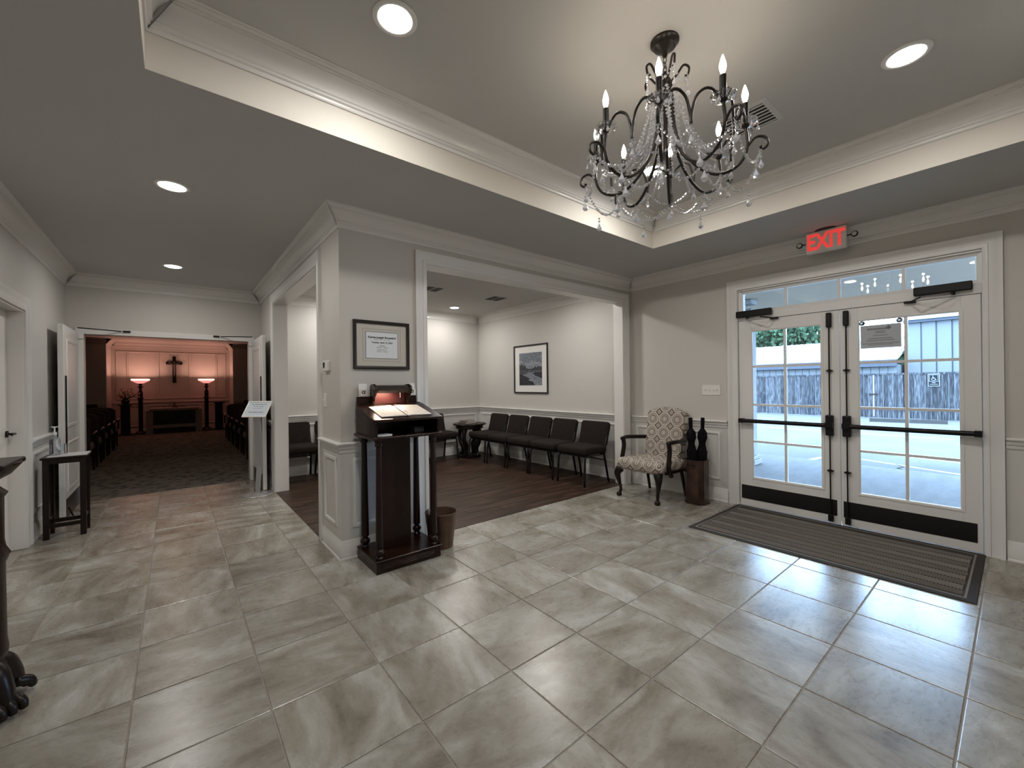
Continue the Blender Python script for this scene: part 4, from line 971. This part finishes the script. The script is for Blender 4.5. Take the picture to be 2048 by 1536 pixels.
# ------------------------------------------------------------------ chapel furniture
def floor_lamp(x, label):
    f = thing('floor_lamp', label, 'floor lamp', (x, 16.42, 0))
    mesh('base', lathe([(.20, 0), (.20, .02), (.13, .04), (.10, .08), (.06, .10)], n=20), BW, f, smooth='auto')
    mesh('pole', lathe([(.055, .09), (.05, .15), (.055, 1.05), (.085, 1.06), (.085, 1.075), (.045, 1.09), (.055, 1.12), (.055, 1.25), (.035, 1.28), (.03, 1.36), (.07, 1.40), (.07, 1.41), (.035, 1.43), (.045, 1.50)], n=16), BW, f, smooth='auto')
    mesh('lamp_shade', lathe([(.04, 1.50), (.09, 1.515), (.16, 1.56), (.20, 1.585)], n=28, caps=False), M['shade'], f, smooth=True)
    mesh('shade_rim', lathe([(.20, 1.585), (.212, 1.60), (.212, 1.625), (.205, 1.635), (.198, 1.63), (.198, 1.59)], n=28, caps=False), M['shadetop'], f, smooth=True)
    light('chapel_lamp', 'SPOT', (x, 16.42, 1.60), CHAPEL_W, CHAPEL_COL, (pi, 0, 0), spot_size=radians(172), spot_blend=.12, shadow_soft_size=.08)
floor_lamp(-.78, 'torchiere floor lamp with glowing red shade left of the crucifix')
floor_lamp(.79, 'torchiere floor lamp with glowing red shade right of the crucifix')
cr = thing('wall_crucifix', 'dark wooden crucifix on the panelled chapel wall', 'crucifix', (0, CE-.03, 0))
mesh('cross', join(box(-.045, -.02, 1.52, .045, .01, 2.36), box(-.2, -.022, 2.10, .2, .008, 2.19)), BW, cr, bevel=.004)
mesh('figure', join(tube(bez([(-.15, -.035, 2.17), (-.07, -.04, 2.13), (0, -.045, 2.11), (.07, -.04, 2.13), (.15, -.035, 2.17)], 4), .012, 6), tube([(0, -.05, 2.10), (0, -.05, 1.95), (.005, -.055, 1.85), (0, -.045, 1.72)], [.028, .024, .02, .01], 8), bead((.0, -.055, 2.165), .026, 8)), mat('crucifix_figure', (.10, .07, .05), .5), cr)
al = thing('altar_table', 'pale altar table with dark open front below the crucifix', 'altar', (0, 16.35, 0))
CW = mat('altar_stone', (.30, .25, .21), .6)
mesh('altar_top', box(-.58, -.24, .70, .58, .24, .76), CW, al, bevel=.006)
mesh('altar_post', box(-.66, -.18, 0, -.50, .22, .70), CW, al); mesh('altar_post', box(.50, -.18, 0, .66, .22, .70), CW, al)
mesh('altar_recess', box(-.5, -.15, .26, .5, .2, .68), M['blackwood'], al); mesh('altar_shelf', box(-.5, -.2, .17, .5, .2, .26), CW, al); mesh('altar_kick', box(-.5, -.15, 0, .5, .2, .17), M['blackwood'], al)
sp = thing('flower_spray', 'low spray of foliage lying on the altar table', 'flower arrangement', (0, 16.3, .765))
ms = []
for k in range(60):
    a = random.uniform(0, 2*pi); rr = random.random(); x = rr*.28*cos(a); y = rr*.1*sin(a); z = (1-rr)*.18*random.random()+.01
    ms.append(tr(box(-.02, -.006, 0, .02, .006, .003), Matrix.Translation((x, y, z)) @ Matrix.Rotation(random.uniform(0, 6), 4, 'Z') @ Matrix.Rotation(random.uniform(-1, 1), 4, 'Y')))
tag(mesh('foliage', join(*ms), M['pew'], sp), kind='stuff')
mesh('bow', lathe([(.06, .0), (.04, .08), (.015, .17)], n=10), M['seatlt'], sp)
def ped(x, label, flowers):
    p = thing('pedestal', label, 'pedestal', (x, 16.3, 0))
    mesh('pedestal_column', join(box(-.14, -.14, 0, .14, .14, .05), box(-.10, -.10, .05, .10, .10, .86), box(-.15, -.15, .86, .15, .15, .90)), BW, p, bevel=.006)
ped(1.10, 'dark square pedestal right of the right chapel lamp', False); ped(-1.10, 'dark square pedestal carrying flowers left of the left chapel lamp', True)
fw = thing('flower_arrangement', 'white flowers with dark leaves on the left chapel pedestal', 'flowers', (-1.10, 16.3, .90))
mesh('vase', lathe([(.05, 0), (.09, .04), (.10, .10), (.06, .14), (.07, .16)], n=16), BW, fw, smooth='auto')
ms, gs = [], []
for k in range(46):
    a = random.uniform(0, 2*pi); e = random.uniform(.1, 1.3); r = random.uniform(.12, .30)
    c = Vector((r*cos(a)*cos(e)*1.2, r*sin(a)*cos(e)*.6, .17+r*sin(e)*1.1))
    gs.append(tube([(0, 0, .14), tuple(c)], .003, 4))
    if k % 3: ms.append(bead(tuple(c), .03, 6))
    else: gs.append(tr(box(-.05, -.015, 0, .05, .015, .003), Matrix.Translation(c) @ Matrix.Rotation(a, 4, 'Z') @ Matrix.Rotation(.6, 4, 'Y')))
tag(mesh('blossoms', join(*ms), M['flower'], fw), kind='stuff'); tag(mesh('stems', join(*gs), M['green'], fw), kind='stuff')
def chapel_chair(label, loc):
    t = thing('chapel_chair', label, 'chair', loc, 0, 'upholstered armchairs in rows along the chapel aisle')
    mesh('seat', box(-.28, -.02, .36, .28, .50, .48), M['seatlt'], t, bevel=.04, seg=3, smooth=True)
    V, Fc = prism([(-.27, 0), (.27, 0), (.28, .46), (.22, .51), (0, .53), (-.22, .51), (-.28, .46)], lambda u, v, d: (u, d, v), -.04, .04)
    mesh('backrest', tr((V, Fc), Matrix.Translation((0, -.02, .42)) @ Matrix.Rotation(radians(9), 4, 'X')), M['pew'], t, bevel=.02, seg=2, smooth=True)
    for s in (-1, 1):
        mesh('leg', tube([(s*.25, .46, .40), (s*.255, .47, 0)], [.024, .014], 8), BW, t)
        mesh('leg', tube([(s*.25, -.02, .45), (s*.255, -.09, 0)], [.022, .015], 8), BW, t)
        mesh('armrest', join(tube(bez([(s*.29, -.03, .62), (s*.31, .2, .66), (s*.30, .38, .63)], 4), .022, 8), tube([(s*.30, .37, .63), (s*.285, .33, .42)], .018, 6)), BW, t, smooth=True)
    return t
lab = ['%s chapel armchair in the %s aisle of seats, %s row from the doors']
first = None
for sgn, sd in ((-1, 'left'), (1, 'right')):
    for r, (yr, nm) in enumerate(((9.3, 'first'), (10.2, 'second'), (11.1, 'third'), (12.0, 'fourth'), (12.9, 'fifth'))):
        for c_ in range(3 if r > 0 else 2):
            X = sgn*(1.31+c_*.74)
            pos = ('aisle-side', 'middle', 'wall-side')[c_]
            L = '%s dark upholstered chair of the %s row %s of the chapel aisle' % (pos, nm, sd)
            if first is None: first = chapel_chair(L, (X, yr, 0)); remember(first)
            else: cp(first, (X, yr, 0), 0, L)
def settee(x, label, s):
    t = thing('settee', label, 'settee', (x, 14.6, 0))
    prof = [(-.62, .10), (.62, .10), (.62, .80), (.50, .93), (-.50, .90), (-.62, .88)]
    mesh('settee_back', prism([(-s*u, v) for u, v in [(-.62, .10), (.60, .10), (.60, .60), (.50, .80), (.44, .98), (-.62, .93)]], lambda u, v, d: (u, d, v), -.06, .06), M['pew'], t, bevel=.02, seg=2)
    mesh('settee_seat', box(-.6, 0, .25, .6, .55, .46), M['pew'], t, bevel=.04, seg=2)
    mesh('settee_rail', join(box(-.55, -.068, .78, .5, -.06, .80), box(-.55, -.068, .70, .5, -.06, .72)), M['seatlt'], t)
    for a in (-.55, .55):
        for b in (0, .5): mesh('leg', box(a-.025, b-.025, 0, a+.025, b+.025, .26), BW, t)
settee(-1.95, 'dark high-backed settee in the front row left of the chapel aisle', -1)
settee(2.05, 'dark high-backed settee in the front row right of the chapel aisle', 1)

# ------------------------------------------------------------------ outside
struct('ground', box(5.02, -14, -.30, 60, 40, -.10), M['conc'])
pf = struct('porch_floor', box(XR+.0, -3, -.25, 8.6, 6.5, -.015), M['porchfloor'])
mesh('threshold', box(XR, DY0, -.014, XR+.2, DY1, .006), M['silver'], pf)
pcs = struct('porch_ceiling', box(XR+.2, -4, 2.72, 9.3, 7, 2.80), M['porchceil'])
mesh('porch_fascia', box(9.3, -4, 2.60, 9.42, 7, 2.95), M['extwhite'], pcs)
for (x, y, lb) in ((7.46, 2.88, 'white porch column seen at the left edge of the left glass door'), (8.4, -1.6, 'white porch column hidden right of the doors')):
    c = thing('porch_column', lb, 'column', (x, y, -.015))
    mesh('column_base', join(bc(0, 0, .04, .30, .30, .08), bc(0, 0, .11, .26, .26, .06)), M['extwhite'], c, bevel=.01)
    mesh('column_shaft', bc(0, 0, 1.36, .20, .20, 2.44), M['extwhite'], c, bevel=.008)
    mesh('column_capital', bc(0, 0, 2.69, .23, .23, .08), M['extwhite'], c, bevel=.01)
pkl = struct('parking_markings')
def pline(p, q_, w_=.11):
    p, q_ = Vector((*p, -.0975)), Vector((*q_, -.0975)); t = (q_-p).normalized(); n = Vector((-t.y, t.x, 0))*w_/2
    a_, b_ = p+n, p-n; c_, d_ = q_-n, q_+n
    V = [tuple(x) for x in (a_, b_, c_, d_)]; V += [(x, y, -.105) for x, y, z in V]
    mesh('painted_line', (V, [(0, 1, 2, 3), (0, 4, 5, 1), (1, 5, 6, 2), (2, 6, 7, 3), (3, 7, 4, 0)]), M['line'], pkl)
for p, q_ in (((7.95, 2.65), (9.9, 2.30)), ((7.95, 2.65), (8.2, 1.6)), ((9.8, 1.87), (9.15, .3)), ((8.6, 1.65), (7.9, .3)), ((7.95, 1.52), (7.85, .2)), ((10.8, 1.8), (10.4, .0)), ((14.5, 5), (14.5, 1))): pline(p, q_, .10)
ck = tube([(9.6, 1.35, -.099), (9.4, 1.22, -.099), (9.2, 1.28, -.099), (9.0, 1.12, -.099), (8.8, 1.18, -.099), (8.55, 1.05, -.099), (8.2, 1.22, -.099)], .008, 4)
mesh('pavement_crack', ck, M['crack'], pkl)
ws = thing('wheel_stop', 'concrete wheel stop lying on the parking lot before the fence', 'wheel stop', (19.1, 2.4, -.1), radians(13))
mesh('stop_block', prism([(-.09, 0), (.09, 0), (.06, .12), (-.06, .12)], lambda u, v, d: (u, d, v), -.95, .95), M['crack'], ws)
fe = thing('board_fence', 'tall weathered grey board fence across the parking lot', 'fence', (21.1, 0, -.1))
bv, bf = box(-.01, -.068, 0, .01, .068, 1.68)
bme = bpy.data.meshes.new('board'); bme.from_pydata(bv, [], bf); bme.materials.append(M['board'])
yb_ = -3.0
while yb_ < 12.5:
    o = bpy.data.objects.new('board', bme); col.objects.link(o); o.parent = fe
    o.location = (random.uniform(-.012, .012), yb_, random.uniform(-.02, .02)); o.scale = (1, random.uniform(.88, 1.0), random.uniform(.99, 1.01)); yb_ += .145
mesh('cap_rail', box(-.03, -3.1, 1.64, .02, 12.6, 1.71), M['board'], fe)
mesh('gate_gap', box(-.035, 3.56, .05, -.02, 3.60, 1.64), M['extwhite'], fe)
mesh('gate_latch', box(-.06, 3.45, .88, -.02, 3.72, .93), M['black'], fe)
hs = thing('accessible_parking_sign', 'small blue and white wheelchair parking sign on the board fence', 'sign', (21.04, 1.93, 1.33))
mesh('sign_plate', bc(0, 0, 0, .006, .30, .45), M['signblue'], hs)
mesh('sign_border', rframe(lambda u, v, d: (-d, u, v), -.135, .135, -.21, .21, [(0, .003), (0, .006), (.015, .006), (.015, .003)]), M['extwhite'], hs)
mesh('sign_panel_border', rframe(lambda u, v, d: (-d, u, v), -.105, .105, -.05, .18, [(0, .003), (0, .006), (.010, .006), (.010, .003)]), M['extwhite'], hs)
h = lambda u, v: (-.006, -u, v)
mesh('wheelchair_symbol', join(tube([h(*p) for p in arc(-.005, .03, .05, radians(100), radians(350), 14)], .009, 5), tube([h(-.02, .12), h(-.018, .06), h(.03, .055), h(.055, .0), h(.075, .005)], .010, 5), tube([h(-.02, .09), h(.025, .085)], .008, 5), bead((-.006, .022, .145), .017, 8)), M['extwhite'], hs)
mesh('sign_caption', join(bc(-.005, 0, -.095, .004, .08, .022), bc(-.005, 0, -.15, .004, .2, .014)), M['extwhite'], hs)
# low metal building
lbg = thing('low_metal_building', 'low pale metal building with white roof behind the fence', 'building', (25, 0, -.1))
mesh('gable_wall', box(.06, 3.45, 0, 5.1, 16, 2.15), M['siding'], lbg)
y = 3.45
while y < 13:
    mesh('siding_panel', join(box(.03, y+.012, 0, .055, y+.288, 2.1), ), M['siding'], lbg); y += .30
mesh('gutter', join(box(-.25, 3.42, 2.06, -.05, 16, 2.32), box(-.28, 3.42, 2.28, -.05, 16, 2.36)), M['gutter'], lbg)
rf = prism([(-.25, 2.38), (5.2, 3.70), (5.2, 3.62), (-.25, 2.30)], lambda u, v, d: (u, d, v), 3.42, 16)
mesh('roof', rf, M['roof'], lbg)
for k in range(24): mesh('roof_seam', prism([(-.25, 2.385), (5.2, 3.705), (5.2, 3.735), (-.25, 2.415)], lambda u, v, d: (u, 3.5+k*.5+d, v), 0, .03), M['roof'], lbg)
# tall metal building
tb = thing('tall_metal_building', 'tall pale blue ribbed metal building behind the right of the fence', 'building', (26, 0, -.1))
mesh('wall_body', box(.06, -12, 0, 9, 3.25, 4.1), M['siding'], tb)
y = 3.25
while y > -6:
    mesh('siding_panel', box(.02, y-.46, 0, .055, y-.02, 4.05), M['siding'], tb)
    mesh('siding_rib', box(-.0, y-.02, 0, .055, y, 4.05), M['rib'], tb); y -= .48
mesh('eave_trim', join(box(-.18, -12, 4.02, .1, 3.35, 4.14), ), M['gutter'], tb)
mesh('eave_cap', box(-.25, -12, 4.14, .3, 3.38, 4.34), M['extwhite'], tb)
# trees
def tree(name, lb, x, y, h0, h1, rad, n, seed):
    random.seed(seed)
    t = thing(name, lb, 'tree', (x, y, -.1))
    br = [tube([(0, 0, 0), (.1, .1, h0), (0, .2, h1*.8)], [.25, .2, .08], 8)]
    for k in range(9):
        a = random.uniform(0, 6.3); z = random.uniform(h0*.7, h1*.8)
        br.append(tube([(0, .1, z), (cos(a)*rad*.5, sin(a)*rad*.5, z+rad*.35), (cos(a)*rad*.8, sin(a)*rad*.8, z+rad*.5)], [.09, .06, .02], 6))
    mesh('trunk', join(*br), M['bark'], t)
    V, Fc = [], []
    cl = [(random.gauss(0, rad*.45), random.gauss(0, rad*.5), random.uniform(h0, h1)) for _ in range(int(n/900))]
    for k in range(n):
        c = random.choice(cl); s = random.uniform(.09, .2)
        p = Vector((c[0]+random.gauss(0, rad*.2), c[1]+random.gauss(0, rad*.2), c[2]+random.gauss(0, rad*.16)))
        u = Vector((random.gauss(0, 1), random.gauss(0, 1), random.gauss(0, 1))).normalized(); v = u.cross(Vector((random.random(), random.random(), random.random()))).normalized()
        o = len(V); V += [tuple(p+u*s), tuple(p+v*s*.6), tuple(p-u*s), tuple(p-v*s*.6)]; Fc.append((o, o+1, o+2, o+3))
    tag(mesh('foliage', (V, Fc), M['leaf'], t), kind='stuff')
tree('leafy_tree', 'broad bushy green tree rising behind the white roof of the low building', 35.5, 11.4, 2.4, 6.2, 2.9, 42000, 3)
tree('leafy_tree', 'smaller green tree behind the notice, next to the tall building', 38.5, 3.9, 2.4, 6.4, 1.5, 14000, 4)
